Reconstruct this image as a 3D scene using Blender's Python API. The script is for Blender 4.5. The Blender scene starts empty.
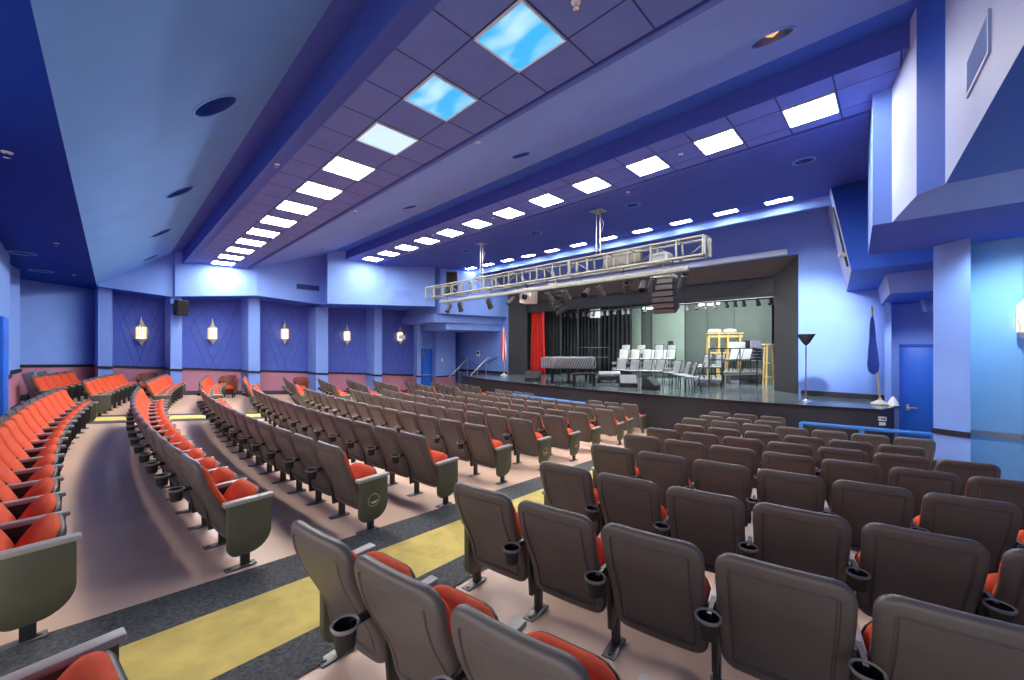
import bpy, bmesh, math, random
from mathutils import Vector, Matrix
random.seed(7)
SC = bpy.context.scene
COL = SC.collection
PI = math.pi
ZO = 2.45                      # everything is laid out with the eye at z = 0, then lifted so the stage-side floor is near z = 0
# ------------------------------------------------------------------ camera geometry
F, YAW, HY = 392.08, math.radians(44.36), 347.35
CY_, SY_ = math.cos(YAW), math.sin(YAW)
def at(px, Y):
    "X of the vertical line through picture column px on the plane y = Y"
    u = (px-512)/F
    return Y*(u*CY_-SY_)/(u*SY_+CY_)
def ptY(px, py, Y):
    u = (px-512)/F; d = Y/(u*SY_+CY_)
    return Vector((d*(u*CY_-SY_), Y, -(py-HY)/F*d))
def ptD(px, py, d):
    u = (px-512)/F
    return Vector((d*(u*CY_-SY_), d*(u*SY_+CY_), -(py-HY)/F*d))
def ptZ(px, py, z):
    return ptD(px, py, -z*F/(py-HY))
# ------------------------------------------------------------------ materials
def lin(c):
    return tuple(((x/255)/12.92 if x/255 <= .04045 else ((x/255+.055)/1.055)**2.4) for x in c)+(1,)
def mat(name, rgb, rough=.6, var=.12, scale=6, metal=0, bump=0, bscale=60, spec=.5, emit=None, estr=0, coat=0):
    m = bpy.data.materials.new(name); m.use_nodes = True
    nt = m.node_tree; b = nt.nodes['Principled BSDF']
    b.inputs['Roughness'].default_value = rough; b.inputs['Metallic'].default_value = metal
    b.inputs['Specular IOR Level'].default_value = spec
    b.inputs['Coat Weight'].default_value = coat
    c = lin(rgb)
    tc = nt.nodes.new('ShaderNodeTexCoord')
    if var:
        n = nt.nodes.new('ShaderNodeTexNoise'); n.inputs['Scale'].default_value = scale; n.inputs['Detail'].default_value = 5
        nt.links.new(tc.outputs['Object'], n.inputs['Vector'])
        r = nt.nodes.new('ShaderNodeValToRGB')
        r.color_ramp.elements[0].position = .3; r.color_ramp.elements[1].position = .7
        r.color_ramp.elements[0].color = tuple(x*(1-var) for x in c[:3])+(1,)
        r.color_ramp.elements[1].color = tuple(min(1, x*(1+var)) for x in c[:3])+(1,)
        nt.links.new(n.outputs['Fac'], r.inputs['Fac']); nt.links.new(r.outputs['Color'], b.inputs['Base Color'])
    else:
        b.inputs['Base Color'].default_value = c
    if bump:
        n2 = nt.nodes.new('ShaderNodeTexNoise'); n2.inputs['Scale'].default_value = bscale; n2.inputs['Detail'].default_value = 3
        nt.links.new(tc.outputs['Object'], n2.inputs['Vector'])
        bp = nt.nodes.new('ShaderNodeBump'); bp.inputs['Strength'].default_value = bump; bp.inputs['Distance'].default_value = .01
        nt.links.new(n2.outputs['Fac'], bp.inputs['Height']); nt.links.new(bp.outputs['Normal'], b.inputs['Normal'])
    if emit:
        b.inputs['Emission Color'].default_value = lin(emit); b.inputs['Emission Strength'].default_value = estr
    return m
M = {}
M['wall'] = mat('blue_wall_paint', (122,156,226), .55, .04, 2, bump=.08, bscale=180)
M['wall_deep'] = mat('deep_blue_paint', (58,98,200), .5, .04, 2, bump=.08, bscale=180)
M['panel'] = mat('navy_panel_fabric', (84,104,188), .8, .06, 5, bump=.15, bscale=220)
for k_ in ('wall','wall_deep','panel'): M[k_].node_tree.nodes['Principled BSDF'].inputs['Specular IOR Level'].default_value = .12
M['seam'] = mat('panel_seam', (40,54,124), .8, 0)
M['mauve'] = mat('mauve_wainscot_paint', (178,120,140), .6, .05, 3)
M['rail'] = mat('dark_rail_paint', (26,26,44), .45, .05)
M['base'] = mat('baseboard_grey', (60,58,68), .6, .05)
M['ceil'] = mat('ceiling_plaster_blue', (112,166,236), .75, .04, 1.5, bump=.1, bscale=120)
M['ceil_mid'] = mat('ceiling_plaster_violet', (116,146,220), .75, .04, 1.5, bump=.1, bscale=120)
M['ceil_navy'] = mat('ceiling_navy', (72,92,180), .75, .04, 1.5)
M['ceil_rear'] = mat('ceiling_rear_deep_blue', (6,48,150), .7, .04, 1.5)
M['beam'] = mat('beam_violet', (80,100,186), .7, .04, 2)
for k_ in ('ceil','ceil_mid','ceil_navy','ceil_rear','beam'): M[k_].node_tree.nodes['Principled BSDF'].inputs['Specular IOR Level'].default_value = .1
M['concrete'] = mat('tan_concrete', (226,190,166), .34, .10, 1.1, bump=.04, bscale=40, spec=.35)
M['aisle_grey'] = mat('charcoal_carpet', (78,80,82), .95, .5, 45, bump=.5, bscale=160)
M['aisle_yellow'] = mat('yellow_carpet', (214,190,104), .9, .14, 7, bump=.4, bscale=160)
M['alu'] = mat('brushed_aluminium', (176,178,180), .35, .06, 20, metal=.85)
M['truss'] = mat('truss_aluminium', (132,136,128), .5, .14, 12, metal=.4)
M['shell'] = mat('seat_shell_plastic', (92,85,82), .42, .08, 9, bump=.12, bscale=260)
M['shell_dark'] = mat('seat_standard_dark', (44,44,44), .45, .10, 9)
M['olive'] = mat('end_panel_olive', (88,88,70), .42, .10, 6, bump=.06, bscale=120)
M['orange'] = mat('orange_seat_fabric', (210,74,32), .85, .10, 14, bump=.25, bscale=300)
M['arm'] = mat('armrest_grey_plastic', (166,160,156), .38, .06, 10)
M['steel_grey'] = mat('foot_plate_grey', (120,118,116), .45, .1, 20, metal=.5)
M['black'] = mat('black_plastic', (24,24,26), .35, .08, 12)
M['cup_rim'] = mat('cup_rim_grey', (140,138,138), .3, .06, 20)
M['black_soft'] = mat('black_paint', (40,41,44), .65, .12, 4)
M['stage_face'] = mat('stage_front_black', (46,46,52), .6, .10, 2)
M['stage_floor'] = mat('stage_floor_gloss', (104,116,122), .13, .22, 3, spec=.6)
M['curtain'] = mat('black_curtain', (44,47,52), .85, .16, 4)
M['red'] = mat('red_velvet', (206,40,34), .8, .08, 6)
M['header'] = mat('proscenium_header_taupe', (92,82,80), .7, .06, 2)
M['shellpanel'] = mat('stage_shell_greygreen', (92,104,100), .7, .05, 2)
M['shell_lit'] = mat('stage_shell_lit', (146,164,154), .7, .05, 2)  # same shell panels, stage light put into a brighter colour
M['array_grille'] = mat('speaker_mesh_grey', (98,100,102), .5, .1, 40, metal=.2)
M['pad'] = mat('pale_grey_vinyl', (150,154,156), .55, .06, 8)
M['steel_dark'] = mat('dark_steel_tube', (52,54,58), .4, .08, 12, metal=.6)
M['quilt'] = mat('grey_quilted_cover', (150,154,158), .8, .10, 6)
M['white'] = mat('white_paint', (226,228,226), .5, .03, 5)
M['offwhite'] = mat('offwhite_cloth', (206,208,200), .8, .06, 8)
M['wood'] = mat('yellow_wood', (196,166,104), .55, .16, 5)
M['bluerail'] = mat('blue_rail_paint', (48,120,200), .4, .05, 6)
M['door'] = mat('blue_door_paint', (26,104,214), .42, .04, 3)
M['chrome'] = mat('chrome', (210,212,214), .18, 0, metal=1)
M['brown'] = mat('brown_vinyl', (122,72,62), .6, .12, 5)
M['purple'] = mat('violet_vinyl', (104,102,124), .6, .10, 6)
M['flagblue'] = mat('flag_navy', (30,60,150), .8, .10, 5)
M['gold'] = mat('aged_brass', (186,158,96), .4, .12, 20, metal=.7)
M['emblem_blue'] = mat('emblem_blue', (60,78,84), .4, .15, 30)
M['pewter'] = mat('pewter_lantern', (220,212,192), .4, .12, 20, metal=.15)
M['glow'] = mat('lantern_glass', (255,236,200), .5, 0, emit=(255,226,180), estr=2.4)
M['lamp_on'] = mat('light_diffuser', (240,242,245), .5, 0, emit=(255,252,248), estr=31)
M['tube_on'] = mat('work_light_tube', (240,242,245), .5, 0, emit=(240,250,250), estr=6)
M['bulb'] = mat('warm_bulb', (255,190,110), .4, 0, emit=(255,170,80), estr=.55)
M['can'] = mat('can_interior_blue', (60,88,176), .3, .06, 8)
M['paper'] = mat('paper_white', (235,235,235), .7, 0)
# sky printed diffuser
def sky_mat():
    m = bpy.data.materials.new('sky_print_diffuser'); m.use_nodes = True; nt = m.node_tree
    b = nt.nodes['Principled BSDF']; tc = nt.nodes.new('ShaderNodeTexCoord')
    n = nt.nodes.new('ShaderNodeTexNoise'); n.inputs['Scale'].default_value = 1.5; n.inputs['Detail'].default_value = 2
    mp = nt.nodes.new('ShaderNodeMapping'); mp.inputs['Scale'].default_value = (1, 2.4, 1)
    nt.links.new(tc.outputs['Object'], mp.inputs['Vector']); nt.links.new(mp.outputs['Vector'], n.inputs['Vector'])
    r = nt.nodes.new('ShaderNodeValToRGB')
    r.color_ramp.elements[0].position = .44; r.color_ramp.elements[1].position = .72
    r.color_ramp.elements[0].color = lin((40,165,250)); r.color_ramp.elements[1].color = lin((190,226,250))
    nt.links.new(n.outputs['Fac'], r.inputs['Fac']); nt.links.new(r.outputs['Color'], b.inputs['Emission Color'])
    b.inputs['Base Color'].default_value = lin((60,110,160)); b.inputs['Emission Strength'].default_value = .52
    return m
M['sky'] = sky_mat()
M['pale_on'] = mat('pale_blue_diffuser', (220,236,250), .5, 0, emit=(150,208,246), estr=.44)
# acoustic tile with a two foot grid
def tile_mat(name, rgb, x0, y0, sx=.6096, sy=.6096):
    m = mat(name, rgb, .8, .05, 3, spec=.1); nt = m.node_tree; b = nt.nodes['Principled BSDF']
    src = b.inputs['Base Color'].links[0].from_socket
    tc = nt.nodes.new('ShaderNodeTexCoord'); sp = nt.nodes.new('ShaderNodeSeparateXYZ')
    nt.links.new(tc.outputs['Object'], sp.inputs[0])
    def mth(op, a, v):
        n = nt.nodes.new('ShaderNodeMath'); n.operation = op
        nt.links.new(a, n.inputs[0])
        if isinstance(v, float): n.inputs[1].default_value = v
        else: nt.links.new(v, n.inputs[1])
        return n.outputs[0]
    outs = []
    for o, off, s in ((sp.outputs['X'], x0, sx), (sp.outputs['Y'], y0, sy)):
        a = mth('SUBTRACT', o, float(off)); a = mth('DIVIDE', a, float(s)); a = mth('FLOORED_MODULO', a, 1.0)
        a = mth('SUBTRACT', a, .5); a = mth('ABSOLUTE', a, 0.0); outs.append(mth('GREATER_THAN', a, .5-.009/s))
    l = mth('MAXIMUM', outs[0], outs[1])
    mx = nt.nodes.new('ShaderNodeMix'); mx.data_type = 'RGBA'
    nt.links.new(l, mx.inputs['Factor']); nt.links.new(src, mx.inputs['A'])
    mx.inputs['B'].default_value = tuple(x*.28 for x in lin(rgb)[:3])+(1,)
    nt.links.new(mx.outputs['Result'], b.inputs['Base Color'])
    return m
# ------------------------------------------------------------------ mesh helper
class MB:
    def __init__(s): s.v = []; s.f = []; s.m = []
    def add(s, vs, fs, mi=0):
        b = len(s.v); s.v += [Vector(p) for p in vs]
        for f in fs: s.f.append([b+i for i in f]); s.m.append(mi)
        return s
    def poly(s, pts, mi=0): return s.add(pts, [list(range(len(pts)))], mi)
    def box(s, c, d, rz=0, rx=0, ry=0, mi=0):
        R = Matrix.Rotation(rz, 3, 'Z') @ Matrix.Rotation(ry, 3, 'Y') @ Matrix.Rotation(rx, 3, 'X')
        c = Vector(c); h = [x/2 for x in d]
        vs = [c + R @ Vector((sx*h[0], sy*h[1], sz*h[2])) for sz in (-1, 1) for sx, sy in ((-1,-1),(1,-1),(1,1),(-1,1))]
        return s.add(vs, [(3,2,1,0),(4,5,6,7),(0,1,5,4),(1,2,6,5),(2,3,7,6),(3,0,4,7)], mi)
    def prism(s, pts, ext, mi=0):
        "closed extrusion of a planar polygon by a vector"
        n = len(pts); e = Vector(ext); p = [Vector(q) for q in pts]
        return s.add(p+[q+e for q in p], [list(range(n))[::-1], list(range(n, 2*n))]+[(i, (i+1) % n, n+(i+1) % n, n+i) for i in range(n)], mi)
    def tube(s, path, r, n=8, cap=True, mi=0, closed=False):
        P = [Vector(p) for p in path]; k = len(P); rings = []
        rad = r if isinstance(r, (list, tuple)) else [r]*k
        for i in range(k):
            if closed: t = P[(i+1) % k]-P[i-1]
            else: t = P[min(i+1, k-1)]-P[max(i-1, 0)]
            t.normalize()
            a = Vector((0,0,1)) if abs(t.z) < .95 else Vector((1,0,0))
            x = t.cross(a).normalized(); y = x.cross(t)
            rings.append([P[i]+x*rad[i]*math.cos(2*PI*j/n)+y*rad[i]*math.sin(2*PI*j/n) for j in range(n)])
        vs = [q for g in rings for q in g]; fs = []
        for i in range(k if closed else k-1):
            for j in range(n):
                a, b = i*n+j, i*n+(j+1) % n; c = ((i+1) % k)*n
                fs.append((a, b, c+(j+1) % n, c+j))
        if cap and not closed: fs += [list(range(n))[::-1], [(k-1)*n+j for j in range(n)]]
        return s.add(vs, fs, mi)
    def lathe(s, prof, c=(0,0,0), n=16, mi=0, axis=None):
        c = Vector(c); R = axis or Matrix.Identity(3)
        vs = [c + R @ Vector((r*math.cos(2*PI*j/n), r*math.sin(2*PI*j/n), z)) for r, z in prof for j in range(n)]
        fs = [(i*n+j, i*n+(j+1) % n, (i+1)*n+(j+1) % n, (i+1)*n+j) for i in range(len(prof)-1) for j in range(n)]
        return s.add(vs, fs, mi)
    def slab(s, hw, L, r, rings, mapf, taper=0, mi=0, nc=5, ns=8, nt=4):
        "stack of rounded-rectangle rings (inset, n) mapped to space by mapf(x, s, n)"
        def outline(ins):
            rr = max(r-ins, .008); w = hw-ins; pts = []
            for i in range(nt): pts.append((w-rr)*i/nt if i else 0.); pts[-1] = (pts[-1], ins)
            for i in range(nc+1):
                a = -PI/2+PI/2*i/nc; pts.append((w-rr+rr*math.cos(a), ins+rr+rr*math.sin(a)))
            for i in range(1, ns): pts.append((w, ins+rr+(L-2*ins-2*rr)*i/ns))
            for i in range(nc+1):
                a = PI/2*i/nc; pts.append((w-rr+rr*math.cos(a), L-ins-rr+rr*math.sin(a)))
            for i in range(1, nt): pts.append(((w-rr)*(1-i/nt), L-ins))
            pts.append((0., L-ins))
            full = pts+[(-x, y) for x, y in pts[-2:0:-1]]
            return [(x*(1-taper*(1-y/L)), y) for x, y in full]
        N = None; vs = []; fs = []
        for k, (ins, nn) in enumerate(rings):
            o = outline(ins); N = len(o); vs += [mapf(x, y, nn) for x, y in o]
            if k:
                a, b = (k-1)*N, k*N
                fs += [(a+i, a+(i+1) % N, b+(i+1) % N, b+i) for i in range(N)]
        def cap(o, flip):
            h = N//2
            for i in range(h):
                q = [o+i, o+i+1, o+(N-i-1) % N, o+(N-i) % N]
                q = list(dict.fromkeys(q))
                fs.append(q[::-1] if not flip else q)
        cap(0, False); cap((len(rings)-1)*N, True)
        return s.add(vs, fs, mi)
    def build(s, name, mats, parent=None, loc=None, rz=0, bevel=0, smooth=30, seg=2):
        me = bpy.data.meshes.new(name); me.from_pydata([tuple(v) for v in s.v], [], s.f)
        for i, mi in enumerate(s.m): me.polygons[i].material_index = mi
        for m in (mats if isinstance(mats, (list, tuple)) else [mats]): me.materials.append(m)
        bm = bmesh.new(); bm.from_mesh(me)
        bmesh.ops.recalc_face_normals(bm, faces=bm.faces)
        if bevel:
            es = [e for e in bm.edges if len(e.link_faces) == 2 and e.calc_face_angle(0) > .6]
            bmesh.ops.bevel(bm, geom=es, offset=bevel, segments=seg, affect='EDGES', profile=.5, clamp_overlap=True)
        bm.to_mesh(me); bm.free()
        if smooth:
            for p in me.polygons: p.use_smooth = True
            me.set_sharp_from_angle(angle=math.radians(smooth))
        o = bpy.data.objects.new(name, me); COL.objects.link(o)
        if parent: o.parent = parent
        if loc is not None: o.location = loc
        if rz: o.rotation_euler.z = rz
        return o
def tag(o, label=None, cat=None, group=None, kind=None):
    if label: o['label'] = label
    if cat: o['category'] = cat
    if group: o['group'] = group
    if kind: o['kind'] = kind
    return o
def thing(name, label, cat, loc=(0,0,0), rz=0, group=None):
    o = bpy.data.objects.new(name, None); COL.objects.link(o); o.location = loc; o.rotation_euler = (0,0,rz)
    o.empty_display_size = .1
    return tag(o, label, cat, group)
def struct(o): o['kind'] = 'structure'; return o
def dup(root, loc, rz, label=None, group=None, skip=()):
    r = root.copy(); COL.objects.link(r); r.location = loc; r.rotation_euler = (0,0,rz)
    if label: r['label'] = label
    if group: r['group'] = group
    for ch in list(root.children):
        c = ch.copy(); COL.objects.link(c); c.parent = r
        for g in list(ch.children):
            d = g.copy(); COL.objects.link(d); d.parent = c
    return r
ORD = 'zeroth first second third fourth fifth sixth seventh eighth ninth tenth eleventh twelfth thirteenth fourteenth fifteenth sixteenth'.split()

# ================================================================== SEATING BOWL
CX, CYY = -7.57, 39.161
def floor_z(x, y):
    R = max(29.6, math.hypot(x-CX, y-CYY))
    return -.8055-.0798*(39.1-R)-.82
def polar(R, th): return CX+R*math.sin(th), CYY-R*math.cos(th)
mb = MB(); nx, ny = 100, 72
xs = [-20.5+25.5*i/nx for i in range(nx+1)]; ys = [-3+17.6*j/ny for j in range(ny+1)]
mb.add([(x, y, floor_z(x, y)) for y in ys for x in xs], [(j*(nx+1)+i, j*(nx+1)+i+1, (j+1)*(nx+1)+i+1, (j+1)*(nx+1)+i) for j in range(ny) for i in range(nx)])
struct(mb.build('floor', M['concrete']))
def radial(name, bands, R0, R1, h=.008):
    for k, (a0, a1, m) in enumerate(bands):
        g = MB(); n = 60; vs = []
        for i in range(n+1):
            R = R0+(R1-R0)*i/n
            for a in (a0, a1):
                x, y = polar(R, math.radians(a)); vs.append((x, y, floor_z(x, y)+h))
        g.add(vs, [(2*i, 2*i+1, 2*i+3, 2*i+2) for i in range(n)])
        struct(g.build(name, m, smooth=0))
AG, AYW = M['aisle_grey'], M['aisle_yellow']
radial('floor_aisle', [(6.12, 6.74, AG), (6.74, 7.62, AYW), (7.62, 8.06, AG)], 28.9, 41.2)
radial('floor_aisle', [(-6.74, -6.12, AG), (-7.62, -6.74, AYW), (-8.06, -7.62, AG)], 28.9, 41.2)

# ------------------------------------------------------------------ theatre seat
PITCH = .53
def back_map(x, s, n, L=.64):
    t = s/L
    y = .205*(1-t)+.022*math.sin(2*PI*t)*(1 if t < 1 else 0); z = .185+.635*t
    dy = -.205+.022*2*PI*math.cos(2*PI*t); dz = .635; l = math.hypot(dy, dz)
    ny, nz = -dz/l, dy/l                      # rear-facing normal
    return (x, y+ny*n+.22*x*x, z+nz*n)
sh = MB().slab(.244, .64, .075, [(.03,-.002),(.004,0),(0,.010),(0,.026),(.010,.037),(.024,.041),(.050,.043),(.054,.035),(.062,.035),(.067,.042)], back_map, taper=.03)
bc = MB().slab(.240, .565, .075, [(.03,0),(.006,-.004),(.004,-.022),(.022,-.040),(.06,-.050),(.10,-.054)], lambda x, s, n: back_map(x, s+.025, n), taper=.03)
TL = math.radians(58)
def seat_map(x, s, n):
    return (x, .205+math.cos(TL)*s-math.sin(TL)*n, .205+math.sin(TL)*s+math.cos(TL)*n)
sc_ = MB().slab(.226, .37, .13, [(.03,0),(.004,.004),(0,.025),(.012,.05),(.04,.068),(.09,.080),(.14,.084)], seat_map)
sp_ = MB().slab(.232, .37, .13, [(.08,-.045),(.03,-.038),(.008,-.022),(0,-.006),(.004,.004),(.04,.004)], seat_map)
def arm_mb(x, w=.055, y0=.13, y1=.45):
    a = MB(); a.box((x, (y0+y1)/2, .476), (w, y1-y0, .032)); return a
def std_mb(x):
    a = MB(); pts = [(.17,.13),(.36,.13),(.42,.22),(.43,.462),(.14,.462)]
    a.prism([(x-.013, y, z) for y, z in pts], (.026, 0, 0)); return a
def leg_mb(x):
    a = MB(); a.box((x, .27, .06), (.034, .06, .17)); a.box((x, .24, -.012), (.075, .20, .012), mi=1)
    for yy in (.17, .31): a.lathe([(.012,-.008),(.012,.0),(0,.003)], (x, yy, 0), 8, mi=1)
    return a
def cup_mb(x):
    a = MB(); c = (x, -.034, .51)
    a.lathe([(.002,-.075),(.038,-.073),(.046,.0)], c, 20, mi=1); a.lathe([(.046,.0),(.054,.006),(.057,.016),(.052,.022),(.045,.016)], c, 20, mi=2); a.lathe([(.045,.016),(.038,-.062),(.002,-.064)], c, 20)
    a.box((x, .05, .51), (.018, .12, .03)); a.box((x, .13, .49), (.024, .06, .05)); return a
def end_mb(x):
    a = MB(); pts = []
    y0, y1, z0, z1 = .155, .445, .075, .462
    for k in range(9):
        t = -PI/2+PI/2*k/8; pts.append((y1-.15+.15*math.cos(t), z0+.15+.15*math.sin(t)))
    pts += [(y1, z1), (y0, z1)]
    for k in range(7):
        t = PI+PI/2*k/6; pts.append((y0+.07+.07*math.cos(t), z0+.07+.07*math.sin(t)))
    a.prism([(x-.024, y, z) for y, z in pts], (.048, 0, 0)); return a
def emblem(x, parent):
    a = MB(); R = Matrix.Rotation(PI/2, 3, 'Y')
    a.lathe([(.0,.003),(.052,.003),(.058,.006),(.064,.003),(.064,0)], (x, .29, .27), 24, axis=R)
    o = a.build('emblem', M['gold'], parent)
    b = MB(); b.lathe([(0,.0055),(.048,.0055),(.050,.003)], (x, .29, .27), 24, axis=R)
    # crescent sweep on the disc
    b.build('emblem_disc', M['emblem_blue'], parent)
    c = MB(); n = 10; vs = []
    for k in range(n+1):
        t = math.radians(200+150*k/n)
        for r in (.040, .040-.020*math.sin(PI*k/n)-.002):
            vs.append((x+.007, .29+r*math.cos(t), .27+.008+r*math.sin(t)))
    c.add(vs, [(2*k, 2*k+1, 2*k+3, 2*k+2) for k in range(n)])
    c.build('emblem_sweep', M['pewter'], parent, smooth=0)
proto_parts = {}
def make_seat(kind):
    t = thing('theatre_seat', 'grey and orange theatre seat', 'theatre seat')
    s = sh.build('backrest', M['shell'], t, smooth=45)
    bc.build('backrest_cushion', M['orange'], t, smooth=60)
    p = sp_.build('seat_pan', M['shell_dark'], t, smooth=50)
    sc_.build('seat_cushion', M['orange'], t, smooth=60)
    X = PITCH/2
    if kind in ('mid', 'first'):
        arm_mb(X).build('armrest', M['arm'], t, bevel=.008)
        std_mb(X).build('side_panel', M['shell_dark'], t, bevel=.006)
        leg_mb(X).build('leg', [M['shell_dark'], M['steel_grey']], t, bevel=.003)
        cup_mb(X).build('cup_holder', [M['black'], M['shell_dark'], M['cup_rim']], t, smooth=50)
    if kind == 'first':
        arm_mb(-X-.005, .065, .13, .465).build('armrest', M['arm'], t, bevel=.008)
        end_mb(-X-.005).build('end_panel', M['olive'], t, bevel=.006)
        leg_mb(-X-.005).build('leg', [M['shell_dark'], M['steel_grey']], t, bevel=.003)
    if kind in ('last', 'last_emblem'):
        arm_mb(X+.005, .065, .13, .465).build('armrest', M['arm'], t, bevel=.008)
        e = end_mb(X+.005).build('end_panel', M['olive'], t, bevel=.006)
        leg_mb(X+.005).build('leg', [M['shell_dark'], M['steel_grey']], t, bevel=.003)
        if kind == 'last_emblem': emblem(X+.029, e)
    return t
PROTO = {}
used_seat = set()
def seat(kind, R, th, label, group):
    x, y = polar(R, th); z = floor_z(x, y)
    if kind not in PROTO:
        o = PROTO[kind] = make_seat(kind); o.location = (x, y, z); o.rotation_euler.z = th
        o['label'] = label; o['group'] = group
    else:
        dup(PROTO[kind], (x, y, z), th, label, group)
RS = [29.2, 30.2, 31.25, 32.6, 33.63, 34.63, 35.74, 36.93, 37.92, 38.93, 39.97, 40.97]   # row one is by the stage
CEN = {1:(4.50,11),2:(4.61,10),3:(4.99,11),4:(5.11,12),5:(5.27,13),6:(5.28,13),7:(5.38,14),8:(5.61,14),9:(5.69,15),10:(5.59,15),11:(5.75,15)}
NEAR = {1:(8.93,3),2:(8.85,3),3:(8.6,7),4:(8.88,6),5:(8.58,7),6:(8.57,8),7:(8.61,8),8:(8.70,8),9:(8.59,7),10:(8.45,4),11:(8.38,1)}
FAR = {1:(8.9,4),2:(8.8,5),3:(8.7,6),4:(8.6,6),5:(8.6,6),6:(8.5,6),7:(8.4,7),8:(8.3,7),9:(8.2,7),10:(8.1,7),11:(8.1,7),12:(9.6,5)}
def seat_label(block, r, k, where):
    return f'grey and orange theatre seat, {block} block, {ORD[r]} row from stage, {ORD[k]} from {where} aisle'
for r, (t0, n) in CEN.items():
    R = RS[r-1]; c_ = 0
    for k in range(n):
        if r == 1 and 3 <= k <= 6: continue          # gap kept for wheelchairs
        kind = 'mid'; c_ += 1
        if k == 0: kind = 'last_emblem' if r in (5, 6, 9) else 'last'
        if k == n-1: kind = 'first'
        seat(kind, R, math.radians(t0)-k*PITCH/R, seat_label('middle', r, c_, 'near'), 'seats of the middle block')
for r, (t0, n) in NEAR.items():
    R = RS[r-1]
    for k in range(n):
        kind = 'first' if k == 0 else ('last' if k == n-1 and r not in (10, 9, 8, 7, 6) else 'mid')
        seat(kind, R, math.radians(t0)+k*PITCH/R, seat_label('near', r, k+1, 'yellow'), 'seats of the near block')
for r, (t0, n) in FAR.items():
    R = RS[r-1]
    for k in range(n):
        kind = 'last' if k == 0 else ('first' if k == n-1 else 'mid')
        seat(kind, R, -math.radians(t0)-k*PITCH/R, seat_label('far', r, k+1, 'far'), 'seats of the far block')

# ================================================================== CEILING
PROF = [(-3.2,1.81),(-.295,1.81),(1.35,3.03),(1.62,3.11),(1.62,2.707),(1.855,2.787),(3.35,2.787),(3.36,2.76),(3.46,2.80),
        (5.9,3.66),(6.305,3.69),(6.305,3.39),(7.60,3.39),(7.61,3.37),(7.70,3.37),(11.5,3.64),(11.5,3.74),(12.3,3.74),(12.3,3.50),(12.42,3.50),(12.42,4.1),(14.3,4.25)]
XL, XR = -19.5, 3.6
def ceil_at(px, py):
    "point and slope of the ceiling along a line of sight"
    u = (px-512)/F; v = Vector((u*CY_-SY_, u*SY_+CY_, -(py-HY)/F)); best = None
    for (y0, z0), (y1, z1) in zip(PROF[:-1], PROF[1:]):
        n = Vector((0, -(z1-z0), y1-y0)); q = v.dot(n)
        if abs(q) < 1e-6: continue
        d = Vector((0, y0, z0)).dot(n)/q
        y = d*v.y
        if d > 0 and min(y0, y1)-1e-4 <= y <= max(y0, y1)+1e-4 and (y1 != y0) and (best is None or d < best[0]): best = (d, math.atan2(z1-z0, y1-y0))
    return v*best[0], best[1]
CANS = [(216,106,.235,0,'large round recessed light in the pale slope, biggest of that line'),
    (179.5,192,.22,0,'round recessed light in the pale slope, second from the beam light row'),
    (161,233,.22,0,'round recessed light in the pale slope, third toward the lantern wall'),
    (150,258,.22,0,'round recessed light in the pale slope, closest to the lantern wall'),
    (772,38,.20,1,'round recessed light with glowing amber lamp between two tile strips'),
    (521,155,.17,0,'round dark recessed light between tile strips, middle one'),
    (410,207,.17,0,'round dark recessed light between tile strips, closest to far wall'),
    (804,161,.16,0,'round recessed light behind the middle row near the lit fascia'),
    (633,205,.16,0,'round dark recessed light above the truss middle'),
    (536,233,.17,0,'round dark recessed light above the truss, left of its middle'),
    (467,251,.17,0,'round dark recessed light above the far truss hanger'),
    (21,253,.18,0,'round dark recessed light in the low deep-blue ceiling, larger one'),
    (41,271,.18,0,'round dark recessed light in the low deep-blue ceiling, smaller one')]
CANPOS = [ceil_at(c[0], c[1]) for c in CANS]
def ceil_strip(idx, m):
    g = MB()
    for i in idx:
        (y0, z0), (y1, z1) = PROF[i], PROF[i+1]
        L = math.hypot(y1-y0, z1-z0)
        P = lambda x, t: (x, y0+(y1-y0)*t/L, z0+(z1-z0)*t/L)
        hs = sorted((p.x, math.hypot(p.y-y0, p.z-z0), c[2]) for c, (p, sl) in zip(CANS, CANPOS) if y0 < p.y < y1 and abs(z0+(z1-z0)*(p.y-y0)/(y1-y0+1e-9)-p.z) < 1e-3)
        xa = XL
        for hx, ht, r in hs:
            c = r+.04; N = 32
            g.poly([P(xa,0),P(hx-c,0),P(hx-c,L),P(xa,L)]); g.poly([P(hx-c,0),P(hx+c,0),P(hx+c,ht-c),P(hx-c,ht-c)]); g.poly([P(hx-c,ht+c),P(hx+c,ht+c),P(hx+c,L),P(hx-c,L)])
            vs = []
            for j in range(N):
                a = 2*PI*j/N; ca, sa = math.cos(a), math.sin(a); k = c/max(abs(ca), abs(sa))
                vs += [P(hx+r*ca, ht+r*sa), P(hx+k*ca, ht+k*sa)]
            g.add(vs, [(2*j, 2*j+1, (2*j+3) % (2*N), (2*j+2) % (2*N)) for j in range(N)]); xa = hx+c
        g.poly([P(xa,0),P(XR,0),P(XR,L),P(xa,L)])
    bmv = g.build('ceiling', m, smooth=0); return struct(bmv)
ROW1, ROW2, ROW3 = (-2.4199,2.58,2.787), (-.8653,7.0,3.39), (-.905,11.84,3.735)
T1 = tile_mat('acoustic_tile_violet', (108,126,198), ROW1[0]-.3048, ROW1[1]-.3048)
T2 = tile_mat('acoustic_tile_blue', (98,120,206), ROW2[0]-.3048, ROW2[1]-.3048)
ceil_strip([0], M['ceil_rear']); ceil_strip([1], M['ceil']); ceil_strip([2], M['beam']); ceil_strip([3], M['ceil_navy']); ceil_strip([4], M['beam'])  # upright drops facing the eye take navy, their shade painted in
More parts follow.
